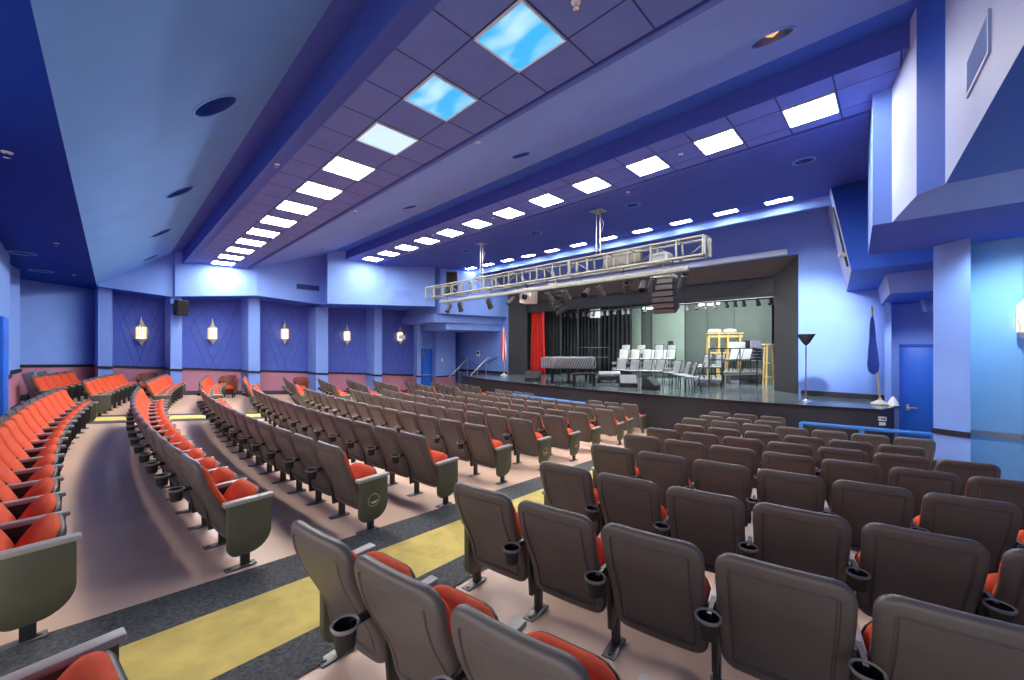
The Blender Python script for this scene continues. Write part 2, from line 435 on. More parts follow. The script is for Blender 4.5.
ceil_strip([5], T1); ceil_strip([6, 7], M['beam']); ceil_strip([8], M['ceil_mid']); ceil_strip([9], M['wall_deep']); ceil_strip([10], M['ceil_navy'])
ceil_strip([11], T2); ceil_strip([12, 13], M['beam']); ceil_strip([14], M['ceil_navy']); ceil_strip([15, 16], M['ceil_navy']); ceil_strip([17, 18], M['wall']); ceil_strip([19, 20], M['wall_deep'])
# dark strips painted in for the shadow gap along the tile edges
for y, z in ((3.345, 2.783), (7.595, 3.386)):
    struct(MB().box(((XL+XR)/2, y, z), (XR-XL, .035, .012)).build('trim', M['seam']))
# ------------------------------------------------------------------ light panels
def light_panel(name, row, k, m, label, w=.56, dpt=.56):
    x = row[0]-1.2192*k; y, z = row[1], row[2]
    t = thing('ceiling_light', label, 'ceiling light', (x, y, z-.012), 0, 'ceiling light panels')
    f = MB(); o, i = w/2+.014, w/2; o2, i2 = dpt/2+.014, dpt/2
    for sx in (-1, 1):
        f.box((sx*(o+i)/2, 0, 0), (o-i, 2*o2, .022)); f.box((0, sx*(o2+i2)/2, 0), (2*i, o2-i2, .022))
    f.build('frame', M['white'], t)
    MB().box((0, 0, .004), (w, dpt, .006)).build('diffuser', m, t, smooth=0)
    return t
for k in range(-1, 12):
    m = M['sky'] if k in (0, 1) else (M['pale_on'] if k == 2 else M['lamp_on'])
    d = 'sky-printed blue' if k in (0, 1) else ('pale blue' if k == 2 else 'bright white')
    if k >= 0: light_panel('l', ROW1, k, m, f'{d} square ceiling light, back row, {ORD[12-k]} from far wall')
    if k >= 0: light_panel('l', ROW2, k, M['lamp_on'], f'bright white square ceiling light, middle row, {ORD[12-k]} from far wall')
    if k >= 1: light_panel('l', (ROW3[0], ROW3[1], ROW3[2]), k, M['lamp_on'], f'narrow white ceiling light, row nearest stage, {ORD[12-k]} from far wall', dpt=.26)
# ------------------------------------------------------------------ recessed can lights, sprinklers, speakers in the ceiling
def can_light(p, sl, r, lit, label):
    t = thing('recessed_light', label, 'recessed light', p); t.rotation_euler = (sl, 0, 0)
    MB().lathe([(r-.012,.0),(r-.010,-.010),(r+.012,-.012),(r+.022,-.003),(r+.022,.0)], n=32).build('trim_ring', M['ceil'], t)
    MB().lathe([(r-.011,-.004),(r*.96,.06),(r*.86,.22),(r*.6,.30),(0,.32)], n=32).build('cone', M['can'], t, smooth=60)
    zb = .015 if lit else .10
    MB().lathe([(0,zb),(r*.3,zb+.03),(r*.4,zb+.09),(r*.24,.28),(r*.2,.31)], c=(0,.2*r if lit else 0,0), n=14).build('lamp_bulb', M['bulb'] if lit else M['black_soft'], t)
for c, (p, sl) in zip(CANS, CANPOS): can_light(p, sl, c[2], c[3], c[4])
def sprinkler(px, py, label):
    p, sl = ceil_at(px, py); t = thing('sprinkler', label, 'sprinkler', p, 0, 'ceiling sprinklers')
    MB().lathe([(.0,-.012),(.035,-.010),(.04,0)], n=14).build('cover_plate', M['white'], t)
    g = MB(); g.tube([(0,0,-.008),(0,0,-.05)], .009); g.lathe([(.0,-.056),(.026,-.054),(.026,-.050),(0,-.050)], n=12); g.build('sprinkler_head', M['chrome'], t)
for i, (px, py, w) in enumerate([(478,142,'beside the violet beam over the middle seats'),(433,235,'beside the middle row, above far truss end'),(493,218,'white dome between two middle row lights'),
        (681,154,'white dome next to the middle row, near part'),(628,192,'small one above the truss hanger'),(355,211,'at the violet beam edge toward the far wall'),
        (56,243,'in the low deep-blue ceiling, upper one'),(74,275,'in the low deep-blue ceiling, lower one'),(7,152,'brass-coloured one at the low ceiling edge'),
        (277,164,'on the lit beam strip beside back row lights'),(287,207,'between two back row lights'),(576,2,'at the top, next to the biggest sky light')]):
    sprinkler(px, py, 'ceiling sprinkler '+w)
# ================================================================== WALLS
def rail_h(x, y): return floor_z(x, y)+.93
def wall_run(name, pts, mats_, z1=4.2):
    "vertical wall along plan points, wainscot below the raked rail, rail strip, paint above"
    lo, up, rl, bs = MB(), MB(), MB(), MB()
    for (x0, y0), (x1, y1) in zip(pts[:-1], pts[1:]):
        h0, h1 = rail_h(x0, y0), rail_h(x1, y1); f0, f1 = floor_z(x0, y0), floor_z(x1, y1)
        lo.poly([(x0,y0,f0-.15),(x1,y1,f1-.15),(x1,y1,h1),(x0,y0,h0)])
        up.poly([(x0,y0,h0),(x1,y1,h1),(x1,y1,z1),(x0,y0,z1)])
    return lo, up
def strip_along(pts, zf, hgt, thick, side):
    "a moulding that follows wall plan points; side = +1 puts it to the left of travel"
    g = MB()
    for (x0, y0), (x1, y1) in zip(pts[:-1], pts[1:]):
        d = Vector((x1-x0, y1-y0, 0)); L = d.length
        if L < .02: continue
        n = Vector((-d.y, d.x, 0))/L*side*thick; e = d/L*thick*.5
        a, b = Vector((x0, y0, zf(x0, y0)))-e*0, Vector((x1, y1, zf(x1, y1)))+e*0
        q = [a, b, b+n, a+n]
        g.add(q+[p+Vector((0,0,hgt)) for p in q], [(3,2,1,0),(4,5,6,7),(0,1,5,4),(1,2,6,5),(2,3,7,6),(3,0,4,7)])
    return g
def on_col(px, X):
    u = (px-512)/F; a = u*CY_-SY_; b = u*SY_+CY_; return (X, X/a*b)
# left side: pilasters stand forward of recessed panels
XP, XQ = -16.75, -17.65
qa, qb = on_col(10, -12.6), on_col(20, -14.6)
left_plan = [(-5.0,-1.55), (-10.5,-1.30), qa, (-12.62, qa[1]-.22), qb, (-14.62, qb[1]-.25), (-16.3,-1.9),(-17.9,-.36)]
def addp(px, X): left_plan.append(on_col(px, X))
addp(98, -17.0); addp(112, -17.0)
panels = []
def bay(p0, p1, pr, pe):
    a = on_col(p0, XQ); left_plan.append((XP-.0 if len(left_plan) < 10 else XP, a[1])) if False else None
    last = left_plan[-1]
    left_plan.append((XQ, last[1]+.02)); a = left_plan[-1]
    b = on_col(p1, XQ); left_plan.append(b); panels.append((on_col(p0, XQ), b))
    c = on_col(pr, XP); left_plan.append(c); left_plan.append(on_col(pe, XP))
bay(113, 165, 170.5, 182); bay(182, 241, 248.5, 260); bay(260, 308, 316, 328); bay(328, 366, 374.5, 382); bay(382, 415, 417, 421)
left_plan_end = left_plan[-1]
# paint: pilasters light, recess panels navy
up_l, lo = MB(), MB()
for i, ((x0, y0), (x1, y1)) in enumerate(zip(left_plan[:-1], left_plan[1:])):
    h0, h1 = rail_h(x0, y0), rail_h(x1, y1)
    isp = abs(x0-XQ) < .01 and abs(x1-XQ) < .01
    rear = y1 < -.2
    up_l.poly([(x0,y0,h0),(x1,y1,h1),(x1,y1,3.9),(x0,y0,3.9)], 1 if isp else 0)
    pil = (not isp) and not rear
    lo.poly([(x0,y0,h0-1.1),(x1,y1,h1-1.1),(x1,y1,h1),(x0,y0,h0)], 1 if pil else 0)
struct(up_l.build('wall_left', [M['wall'], M['panel'], M['wall_deep']], smooth=0))
struct(lo.build('wall_left', [M['mauve'], M['wall']], smooth=0))
struct(strip_along(left_plan, lambda x, y: rail_h(x, y)-.05, .075, .03, -1).build('trim', M['rail'], smooth=0))
struct(strip_along(left_plan, lambda x, y: floor_z(x, y)-.02, .17, .02, -1).build('baseboard_left', M['base'], smooth=0))
# diamond seams on each recessed panel
for (a, b) in panels:
    g = MB(); y0, y1 = a[1], b[1]; X = XQ+.004
    zb0 = rail_h(XQ, (y0+y1)/2)+.03; zt = 1.75; ym = (y0+y1)/2; zm = zb0+.58*(zt-zb0); w = (y1-y0)
    def seam(p, q):
        p, q = Vector((X, *p)), Vector((X, *q)); d = q-p; n = Vector((0, -d.z, d.y)).normalized()*.006
        g.add([p-n, p+n, q+n, q-n], [(0,1,2,3)])
    seam((y0+.02, zt), (ym+.06*w, zb0)); seam((y1-.02, zt), (ym-.06*w, zb0)); seam((y0+.12*w, zm), (ym, zt)); seam((y1-.12*w, zm), (ym, zt))
    seam((y0+.12*w, zm), (y0+.4*w, zb0)); seam((y1-.12*w, zm), (y1-.4*w, zb0))
    struct(g.build('trim', M['seam'], smooth=0))
# sconces: pierced metal lanterns
def sconce(p, n, label, k=1.0):
    rz = math.atan2(n[1], n[0])
    t = thing('wall_lantern', label, 'wall lantern', p, rz, 'pierced wall lanterns')
    k *= 1.2; S = .86*k
    c = (.09*k, 0, 0); g = MB()
    for zz in (-.19, -.065, .065, .19): g.lathe([(.108*k, zz*S-.012),(.114*k, zz*S),(.108*k, zz*S+.012)], c, 12)
    for j in range(12):
        a = 2*PI*j/12; x, y = c[0]+.108*k*math.cos(a), .108*k*math.sin(a)
        g.box((x, y, 0), (.02, .03, .39*S), rz=a)
    g.box((.02*k, 0, 0), (.04*k, .07*k, .25*S))
    g.build('cage', M['pewter'], t)
    MB().lathe([(.108*k,.20*S),(.06*k,.27*S),(.035*k,.36*S),(.012*k,.44*S),(.012*k,.50*S),(0,.53*S)], c, 12).build('cap', M['pewter'], t)
    MB().lathe([(0,-.40*S),(.018*k,-.37*S),(.03*k,-.33*S),(.075*k,-.26*S),(.108*k,-.20*S)], c, 12).build('finial', M['pewter'], t)
    MB().lathe([(.0,-.185*S),(.09*k,-.185*S),(.09*k,.185*S),(0,.185*S)], c, 12).build('glass', M['glow'], t)
    return t
sc_px = [(141,333),(212,333.5),(284,334),(346,336),(399,336.5)]
for i, (px, py) in enumerate(sc_px):
    x, y = on_col(px, XQ); d = -SY_*x+CY_*y
    sconce((XQ, y, -(py-HY)/F*d), (1, 0), f'glowing silver pierced lantern, {ORD[i+1]} along the panelled wall toward the stage')
# end of left wall: door alcove, plain wall, corner to proscenium
YW = 14.0
dl = left_plan_end
ex_plan = [(-16.9, dl[1]), (-17.5, dl[1]+.05), on_col(432.5, -17.5), (-17.2, on_col(432.5, -17.5)[1]+.02), on_col(455.5, -17.2), (-18.6, on_col(455.5, -17.2)[1]+.03), (-18.6, YW)]
g, g2 = MB(), MB()
for i, ((x0, y0), (x1, y1)) in enumerate(zip(ex_plan[:-1], ex_plan[1:])):
    h0, h1 = rail_h(x0, y0), rail_h(x1, y1); z0 = -1.55
    if i < 4: g2.poly([(x0,y0,-2.6),(x1,y1,-2.6),(x1,y1,z0),(x0,y0,z0)])
    g.poly([(x0,y0,-2.6 if i >= 4 else z0),(x1,y1,-2.6 if i >= 4 else z0),(x1,y1,3.9),(x0,y0,3.9)])
struct(g.build('wall_left', M['wall'], smooth=0)); struct(g2.build('wall_left', M['mauve'], smooth=0))
struct(strip_along(ex_plan[3:5], lambda x, y: -1.57, .06, .03, -1).build('trim', M['rail'], smooth=0))
# door with panic bar in the left wall
y0, y1 = on_col(421, -17.42)[1], on_col(431.5, -17.42)[1]
ym = (y0+y1)/2
t = thing('door_1', 'blue exit door with panic bar at the end of the panelled wall', 'door', (-17.44, ym, -2.40)); struct(t)
MB().box((0, 0, 1.12), (.05, y1-y0-.05, 2.24)).build('door_leaf', M['door'], t, bevel=.004)
g = MB(); g.box((0.01, -(y1-y0)/2, 1.15), (.10, .05, 2.32)); g.box((.01, (y1-y0)/2, 1.15), (.10, .05, 2.32)); g.box((.01, 0, 2.29), (.10, y1-y0, .05)); g.build('door_frame', M['wall_deep'], t)
MB().box((.07, 0, .98), (.05, (y1-y0)*.8, .06)).build('panic_bar', M['alu'], t, bevel=.01)
MB().box((.06, -.2, 2.14), (.06, .25, .07)).build('door_closer', M['chrome'], t, bevel=.006)
p = ptD(424, 336.5, 17.4); tag(MB().box((0, 0, 0), (.05, .34, .2)).build('exit_sign', M['paper'], None, (-16.85, p.y, p.z), bevel=.006), 'small white box sign mounted high beside the blue exit door', 'sign')
tag(MB().box((0, 0, 0), (.03, .10, .14)).build('wall_switch', M['paper'], None, (-17.18, on_col(442, -17.2)[1], -(352.5-HY)/F*17.5-.44), bevel=.004), 'small white wall plate on the plain blue wall', 'switch')
# ------------------------------------------------------------------ left fascia (deep folded box along the top of the wall)
def fascia(name, segs, back):
    for (a, b) in segs:
        g = MB(); a, b = Vector(a), Vector(b)
        a1, b1 = Vector((a.x, a.y, 3.95)), Vector((b.x, b.y, 3.95))
        g.add([a, b, b1, a1], [(0,1,2,3)], 0)
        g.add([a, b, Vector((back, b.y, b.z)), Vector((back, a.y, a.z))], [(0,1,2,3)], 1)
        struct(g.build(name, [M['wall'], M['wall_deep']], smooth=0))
def zc(px, py, d): return ptD(px, py, d)
A0, A1 = zc(99, 286.5, 11.55), zc(173, 297, 12.65)
B0, B1 = zc(175, 296.3, 12.6), zc(257, 295.5, 13.9)
C1_ = zc(325.5, 305, 15.6); D0 = zc(327.5, 303.6, 14.6); D1 = zc(385, 305, 16.2); E1 = zc(435, 306.5, 17.4)
fascia('wall_left_fascia', [(A0, A1), (A1, B0), (B0, B1), (B1, C1_), (C1_, D0), (D0, D1), (D1, E1)], -18.3)
struct(MB().add([E1, (-18.3, E1.y, E1.z), (-18.3, E1.y, 3.9), (E1.x, E1.y, 3.9)], [(0,1,2,3)]).build('wall_left_fascia', M['wall'], smooth=0))
def vent(p, n, w, h, label, slats=7, m='ceil_navy'):
    rz = math.atan2(n[1], n[0]); t = thing('air_vent', label, 'air vent', p, rz)
    f = MB()
    for s in (-1, 1): f.box((.006, s*w/2, 0), (.016, .03, h+.03)); f.box((.006, 0, s*h/2), (.016, w, .03))
    f.build('frame', M['wall'] if m != 'base' else M['fascia_lit'], t)
    b = MB(); b.box((.002, 0, 0), (.006, w, h)); b.build('backing', M[m], t)
    q = MB()
    for i in range(slats): q.box((.008, 0, -h/2+h*(i+.5)/slats), (.010, w-.02, h/slats*.35), ry=.5)
    q.build('louvre', M['wall'] if m != 'ceil_navy' else M['rail'], t)
    return t
d = (C1_-B1); nn = Vector((d.y, -d.x, 0)).normalized()
def on_seg(a, b, px):
    u = (px-512)/F; vx, vy = u*CY_-SY_, u*SY_+CY_
    d = b-a; den = vx*d.y-vy*d.x; k = (a.x*d.y-a.y*d.x)/den
    return Vector((vx*k, vy*k, 0)), k
p, k = on_seg(B1, C1_, 308); vent((p.x, p.y, -(287.5-HY)/F*k)+0*Vector() if False else (p.x, p.y, -(287.5-HY)/F*k), nn, .85, .22, 'dark rectangular air vent on the blue fascia above lanterns')
d = (E1-D1); nn2 = Vector((d.y, -d.x, 0)).normalized()
p, k = on_seg(D1, E1, 404); vent((p.x, p.y, -(294.5-HY)/F*k), nn2, .75, .28, 'pale air vent on the fascia above the last lantern', m='wall')
# wall speaker at the second pilaster
p = on_col(181, -16.55); d_ = -SY_*p[0]+CY_*p[1]; zz = -(308-HY)/F*d_
t = thing('wall_speaker', 'black loudspeaker bracketed on the pilaster between two lanterns', 'speaker', (-16.5, p[1], zz), .35)
MB().box((0, 0, 0), (.26, .30, .50), ry=.12).build('cabinet', M['black_soft'], t, bevel=.02)
MB().box((.135, 0, -.0), (.012, .26, .44), ry=.12).build('grille', M['black'], t)
MB().box((-.2, -.12, .1), (.2, .05, .06)).build('bracket', M['alu'], t)
# ================================================================== RIGHT SIDE
pr = [(.44,9.35),(.80,8.95),(.83,9.75),(1.36,9.55),(1.75,9.2),(2.3,8.6),(2.3,3.0),(2.6,-1.6)]
g, gl, = MB(), MB()
for i, ((x0, y0), (x1, y1)) in enumerate(zip(pr[:-1], pr[1:])):
    h0, h1 = rail_h(x0, y0)+.0, rail_h(x1, y1)
    g.poly([(x0,y0,h0),(x1,y1,h1),(x1,y1,3.9),(x0,y0,3.9)]); gl.poly([(x0,y0,-2.7),(x1,y1,-2.7),(x1,y1,h1),(x0,y0,h0)])
M['wall_lit_cyan'] = mat('lit_blue_wall_paint', (124,176,224), .5, .04, 2, bump=.08, bscale=180)  # blue wall with the cyan light painted into its colour
struct(MB().poly([(.44,9.35,-2.7),(.80,8.95,-2.7),(.80,8.95,3.9),(.44,9.35,3.9)]).poly([(.44,9.35,-2.7),(.78,14.0,-2.7),(.78,14.0,3.9),(.44,9.35,3.9)]).build('wall_right', M['wall'], smooth=0))
g.f = g.f[1:]; g.m = g.m[1:]; gl.f = gl.f[1:]; gl.m = gl.m[1:]
struct(g.build('wall_right', M['wall_lit_cyan'], smooth=0)); struct(gl.build('wall_right', M['wall_lit_cyan'], smooth=0))
struct(strip_along(pr[:2], lambda x, y: rail_h(x, y)-.04, .085, .03, -1).build('trim', M['rail'], smooth=0))
struct(strip_along(pr[2:], lambda x, y: rail_h(x, y)-.04, .085, .03, -1).build('trim', M['alu'], smooth=0))
sconce((1.455, 9.50, .42), (-.38,-.92), 'glowing silver pierced lantern cut by the picture edge on the lit blue wall')
# fascia boxes on the right
c0, c1 = zc(1024, 33, 2.19), zc(945.3, 184, 3.92)
dir_ = (c0-c1); cfar = c0+dir_*1.05; cfar.z = c0.z
p3, p2, p1, p0 = c1.copy(), zc(916.5, 194.7, 4.22), zc(892, 222.6, 5.12), zc(872.5, 225.5, 5.25)
for q_ in (p2, p1, p0): q_.z = c1.z
e1 = zc(868, 255, 6.95)
fsegs = [(cfar, c1, 'ceil'), (c1, p2, 'wall_deep'), (p2, p1, 'ceil'), (p1, p0, 'wall'), (p0, e1, 'wall')]
M['fascia_lit'] = mat('lit_fascia_paint', (164,178,220), .6, .03, 2, spec=.12, bump=.08, bscale=160)  # fascia faces that catch light, brightness put into the base colour
for a, b, m in fsegs:
    g = MB(); g.add([a, b, (b.x, b.y, 3.95), (a.x, a.y, 3.95)], [(0,1,2,3)]); struct(g.build('wall_right_fascia', M['fascia_lit'] if m == 'ceil' else M[m], smooth=0))
# undersides of the three fascia steps, light painted into the middle one's tone
def flat(name, pts, m): struct(MB().poly(pts).build(name, M[m], smooth=0))
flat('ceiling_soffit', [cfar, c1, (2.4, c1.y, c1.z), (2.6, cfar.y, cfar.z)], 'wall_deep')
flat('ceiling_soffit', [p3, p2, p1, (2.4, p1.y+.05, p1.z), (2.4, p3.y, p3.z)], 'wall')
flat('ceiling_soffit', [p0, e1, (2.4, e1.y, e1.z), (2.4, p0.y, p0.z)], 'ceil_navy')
t_ = (c1-c0); q = c0+t_*.25; 
def on_face(px, py):
    pp, k = on_seg(c0, c1, px); return Vector((pp.x, pp.y, -(py-HY)/F*k))
q = [on_face(969, 59), on_face(990.5, 14), on_face(990.5, 54), on_face(969, 93)]
cen = sum(q, Vector())/4; ww = abs((q[1]-q[0]).xy.length); hh = ((q[1]-q[2]).z+(q[0]-q[3]).z)/2
nrm = Vector((t_.y, -t_.x)).normalized(); nrm = nrm if nrm.x < 0 else -nrm
vent(cen, nrm, ww, hh, 'framed grey air vent high on the lit fascia', 9, 'base')
# slanted box next to the proscenium (stage right box G), and the smaller stepped box below it
def hexa(name, lo4, hi4, ms, fm=(0,0,0,0,0,0)):
    g = MB(); g.add(list(lo4)+list(hi4), [(3,2,1,0)], fm[0]).add(list(lo4)+list(hi4), [(4,5,6,7)], fm[1])
    for i, f in enumerate(((0,1,5,4),(1,2,6,5),(2,3,7,6),(3,0,4,7))): g.add(list(lo4)+list(hi4), [f], fm[2+i])
    return struct(g.build(name, ms, smooth=0))
def box_pair(sgn):
    mx = (lambda v: Vector(v)) if sgn > 0 else (lambda v: Vector((-15.75-v[0], v[1], v[2])))
    lo4 = [mx(v) for v in ((-.62,10.2,1.52),(.80,10.2,1.52),(.80,YW,1.52),(-.95,YW,1.52))]
    hi4 = [mx(v) for v in ((-1.08,11.65,3.74),(.80,11.65,3.74),(.80,YW,3.74),(-1.34,YW,3.74))]
    hexa('wall_soffit_box', lo4, hi4, [M['wall'], M['wall_deep'], M['fascia_lit']], (1,0,1 if sgn > 0 else 0,0,0,2 if sgn > 0 else 0))
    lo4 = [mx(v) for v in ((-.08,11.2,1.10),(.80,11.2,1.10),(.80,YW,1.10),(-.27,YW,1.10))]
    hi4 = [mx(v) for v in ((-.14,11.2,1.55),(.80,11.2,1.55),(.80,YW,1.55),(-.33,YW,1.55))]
    hexa('wall_soffit_box', lo4, hi4, [M['wall'], M['wall_deep'], M['fascia_lit']], (1,0,0,0,0,2 if sgn > 0 else 0))
box_pair(1)
# left twin, stepped in three
def lbox(px0, px1, yt, yb, d0, d1, back=YW):
    a, b = ptD(px0, yb, d0), ptD(px1, yb, d1)
    zb = a.z; zt = -(yt-HY)/F*d0
    lo4 = [Vector((a.x,a.y,zb)), Vector((b.x,b.y,zb)), Vector((b.x, YW, zb)), Vector((-18.6, YW, zb)), ]
    hi4 = [Vector((v.x, v.y, zt)) for v in lo4]
    lo4.insert(3, Vector((-18.6, YW, zb))) if False else None
    g = MB(); n = [Vector((-18.6, a.y, zb))]
    lo = [Vector((-18.6, a.y, zb)), lo4[0], lo4[1], lo4[2], lo4[3]]
    g.prism(lo, (0, 0, zt-zb)); struct(g.build('wall_soffit_box', M['wall'], smooth=0))
lbox(440.5, 499, 268, 313.5, 17.6, 19.4); lbox(434, 493, 314, 322, 17.7, 19.6); lbox(446, 488, 322, 329.5, 18.2, 19.5)
p = ptD(453, 283.5, 17.55); tag(MB().box((0,0,0),(.5,.16,1.0), rz=YAW).build('loudspeaker', M['black_soft'], None, (p.x-.02, p.y-.04, p.z), bevel=.02), 'tall dark loudspeaker on the far soffit box behind the truss', 'speaker')
# slot speaker on right slanted face, small speaker, projector bracket
p = ptD(840.5, 237, 8.45); t = thing('line_speaker', 'slim dark slot speaker leaning on the slanted lit box', 'speaker', p)
MB().tube([ptD(833, 208, 8.95)-p, ptD(847.5, 266, 7.9)-p], .022, 6).build('speaker_body', M['black_soft'], t)
pp = ptD(842, 255, 7.95)-p; MB().box(pp, (.12,.10,.08), rz=.5).build('speaker_bracket', M['offwhite'], t, bevel=.01)
p = ptD(927, 304, 8.9); t = thing('small_speaker', 'small blue-painted speaker under the soffit over the side door', 'speaker', p, .35)
MB().box((0,0,0),(.16,.16,.34), ry=-.25).build('cabinet', M['wall'], t, bevel=.012); MB().box((0,.1,.12),(.04,.2,.04)).build('bracket', M['black_soft'], t)
p = ptD(922, 243, 6.9); t = thing('projector_bracket', 'small grey fixture hanging under the dark soffit beside the pilaster', 'light fixture', p, .4)
MB().box((0,0,0),(.22,.14,.12), ry=.3).build('housing', M['offwhite'], t, bevel=.012); MB().tube([(0.05,0,.05),(.10,0,.12),(.14,.02,.16)], .012, 6).build('arm', M['alu'], t)
# rear wall behind the camera
t = thing('door_2', 'blue door in the back wall at the picture edge', 'door', (-10.75, -1.27, -1.52), .045); struct(t)
MB().box((0,0,1.0),(.8,.06,2.05)).build('door_leaf', M['door'], t, bevel=.004)
# ================================================================== PROSCENIUM + STAGE
ZS = -1.37
PL, PR, PT = -13.95, -2.02, 2.72
g = MB(); g.poly([(-18.8,YW,-2.7),(PL,YW,-2.7),(PL,YW,4.3),(-18.8,YW,4.3)]); g.poly([(PL,YW,PT),(PR,YW,PT),(PR,YW,4.3),(PL,YW,4.3)])
DX0, DX1, DT = .13, 1.03, 0.02
g.poly([(PR,YW,-2.7),(.85,YW,-2.7),(.85,YW,4.3),(PR,YW,4.3)])
struct(g.build('wall_front', M['wall'], smooth=0))
struct(MB().box(((PL+PR)/2-.15, YW-.07, PT+.10), (PR-PL-.2, .14, .16)).build('trim', mat('pale_cornice', (206,226,240), .5, .03), bevel=.01))
struct(MB().box((-.13, 13.6, -.3), (.12, .8, 3.0)).build('wall_front_pilaster', M['wall'], smooth=0))
# splayed black jambs and header
JL, JR, YJ, HT = -13.3, -2.75, 14.7, 2.27
struct(MB().poly([(PL,YW,ZS),(JL,YJ,ZS),(JL,YJ,HT),(PL,YW,PT)]).build('wall_proscenium_jamb', M['black_soft'], smooth=0))
struct(MB().poly([(PR,YW,ZS),(JR,YJ,ZS),(JR,YJ,HT),(PR,YW,PT)]).build('wall_proscenium_jamb', M['black_soft'], smooth=0))
struct(MB().poly([(PL,YW,PT),(PR,YW,PT),(JR,YJ,HT),(JL,YJ,HT)]).build('wall_proscenium_header', M['header'], smooth=0))
# stage body
EDGE = lambda x: 10.83+(x+7.57)**2*.0188
xs = [-14.95+(14.95-.22)*i/40 for i in range(41)]
top = [(x, EDGE(x), ZS) for x in xs]+[(-.02,12.6,ZS),(-.02,YW,ZS),(-14.95,YW,ZS)]
g = MB(); g.poly(top); g.poly([(PL,YW-.01,ZS),(PR,YW-.01,ZS),(PR+2.5,YJ,ZS),(PR+2.5,22,ZS),(PL-2.5,22,ZS),(PL-2.5,YJ,ZS)]); struct(g.build('floor_stage', M['stage_floor'], smooth=0))
g = MB()
for (a, b) in zip(top[:-2], top[1:-1]): g.poly([(a[0],a[1],-2.6),(b[0],b[1],-2.6),b,a])
g.poly([(-14.95,YW,-2.6),(-14.95,top[0][1],-2.6),top[0],(-14.95,YW,ZS)])
struct(g.build('wall_stage_front', M['stage_face'], smooth=0))
g = MB()
for a, b in zip(top[:40], top[1:41]): g.prism([(a[0],a[1]-.03,ZS-.05),(b[0],b[1]-.03,ZS-.05),(b[0],b[1]+.03,ZS-.05),(a[0],a[1]+.03,ZS-.05)], (0,0,.058))
struct(g.build('trim', M['black'], smooth=0))
struct(MB().box((-8.2, YW-.03, ZS+.06), (0,0,0)).box((-1.0, YW-.03, ZS+.07), (1.9,.05,.13)).box((-16.4, YW-.03, ZS+.07), (4.8,.05,.13)).build('baseboard_front', M['black_soft'], smooth=0))
# stage house shell
g = MB(); g.poly([(PL-2.5,22,ZS),(PR+2.5,22,ZS),(PR+2.5,22,4.2),(PL-2.5,22,4.2)]); g.poly([(PL-2.5,YJ,ZS),(PL-2.5,22,ZS),(PL-2.5,22,4.2),(PL-2.5,YJ,4.2)]); g.poly([(PR+2.5,YJ,ZS),(PR+2.5,22,ZS),(PR+2.5,22,4.2),(PR+2.5,YJ,4.2)])
struct(g.build('wall_stage_house', M['black_soft'], smooth=0))
struct(MB().poly([(PL-2.5,YJ,4.2),(PR+2.5,YJ,4.2),(PR+2.5,22,4.2),(PL-2.5,22,4.2)]).build('ceiling_stage_house', M['black_soft'], smooth=0))
# valance
tag(MB().box(((JL+JR)/2, 14.85, 2.05), (JR-JL+.3, .06, .6)).build('valance', M['curtain'], bevel=.01), 'black straight valance across the top of the stage opening', 'valance')
# shell panels at the rear of the stage
for (x0, x1, Y, m, w) in ((631,641,21.3,'shell_lit','slim lit grey-green stage panel beside the black curtains'),(641,653,21.6,'shellpanel','dark grey stage panel between two lit ones'),
        (652.5,684.5,21.4,'shell_lit','brightest lit grey-green stage panel behind the musicians chairs'),(684.5,708,21.6,'shellpanel','grey-green stage panel right after the brightest one'),
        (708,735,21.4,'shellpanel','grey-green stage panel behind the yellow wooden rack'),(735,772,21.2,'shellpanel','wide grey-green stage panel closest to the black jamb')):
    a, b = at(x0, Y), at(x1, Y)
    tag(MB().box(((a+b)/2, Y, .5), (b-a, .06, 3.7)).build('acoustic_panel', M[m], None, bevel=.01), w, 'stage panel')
# curtains
def curtain(name, px0, px1, Y, z0, z1, m, label, folds=7, amp=.09, rot=0):
    a, b = at(px0, Y), at(px1, Y); n = folds*8; g = MB(); vs = []
    zs = [z0+(z1-z0)*j/8 for j in range(9)]
    for j, z in enumerate(zs):
        f = 1-.16*(j/8)
        for i in range(n+1):
            t = i/n; x = (a+b)/2+(t-.5)*(b-a)*((1-.035*j) if m == 'red' else (1 if j < 6 else .97)); ph = 2*PI*folds*t+.5*math.sin(5*t+j*.2)
            vs.append((x, Y+amp*f*math.sin(ph)+rot*(t-.5), z))
    g.add(vs, [(j*(n+1)+i, j*(n+1)+i+1, (j+1)*(n+1)+i+1, (j+1)*(n+1)+i) for j in range(8) for i in range(n)])
    o = g.build(name, M[m], smooth=60); md = o.modifiers.new('t', 'SOLIDIFY'); md.thickness = .012
    return tag(o, label, 'curtain')
curtain('stage_curtain', 530, 546, 15.15, ZS+.02, 2.15, 'red', 'red velvet stage curtain gathered beside the black jamb', 5, .12)
curtain('stage_curtain', 545, 562, 15.8, ZS+.02, 2.3, 'curtain', 'black stage curtain hanging right beside the red one', 5, .12)
curtain('stage_curtain', 560, 579, 17.0, ZS+.02, 2.6, 'curtain', 'black stage curtain behind the covered piano', 6, .12)
curtain('stage_curtain', 577, 600, 18.2, ZS+.02, 2.7, 'curtain', 'black stage curtain behind the rail, middle of the dark group', 7, .12)
curtain('stage_curtain', 598, 632, 20.6, ZS+.02, 2.7, 'curtain', 'black stage curtain next to the slim lit panel', 8, .12)
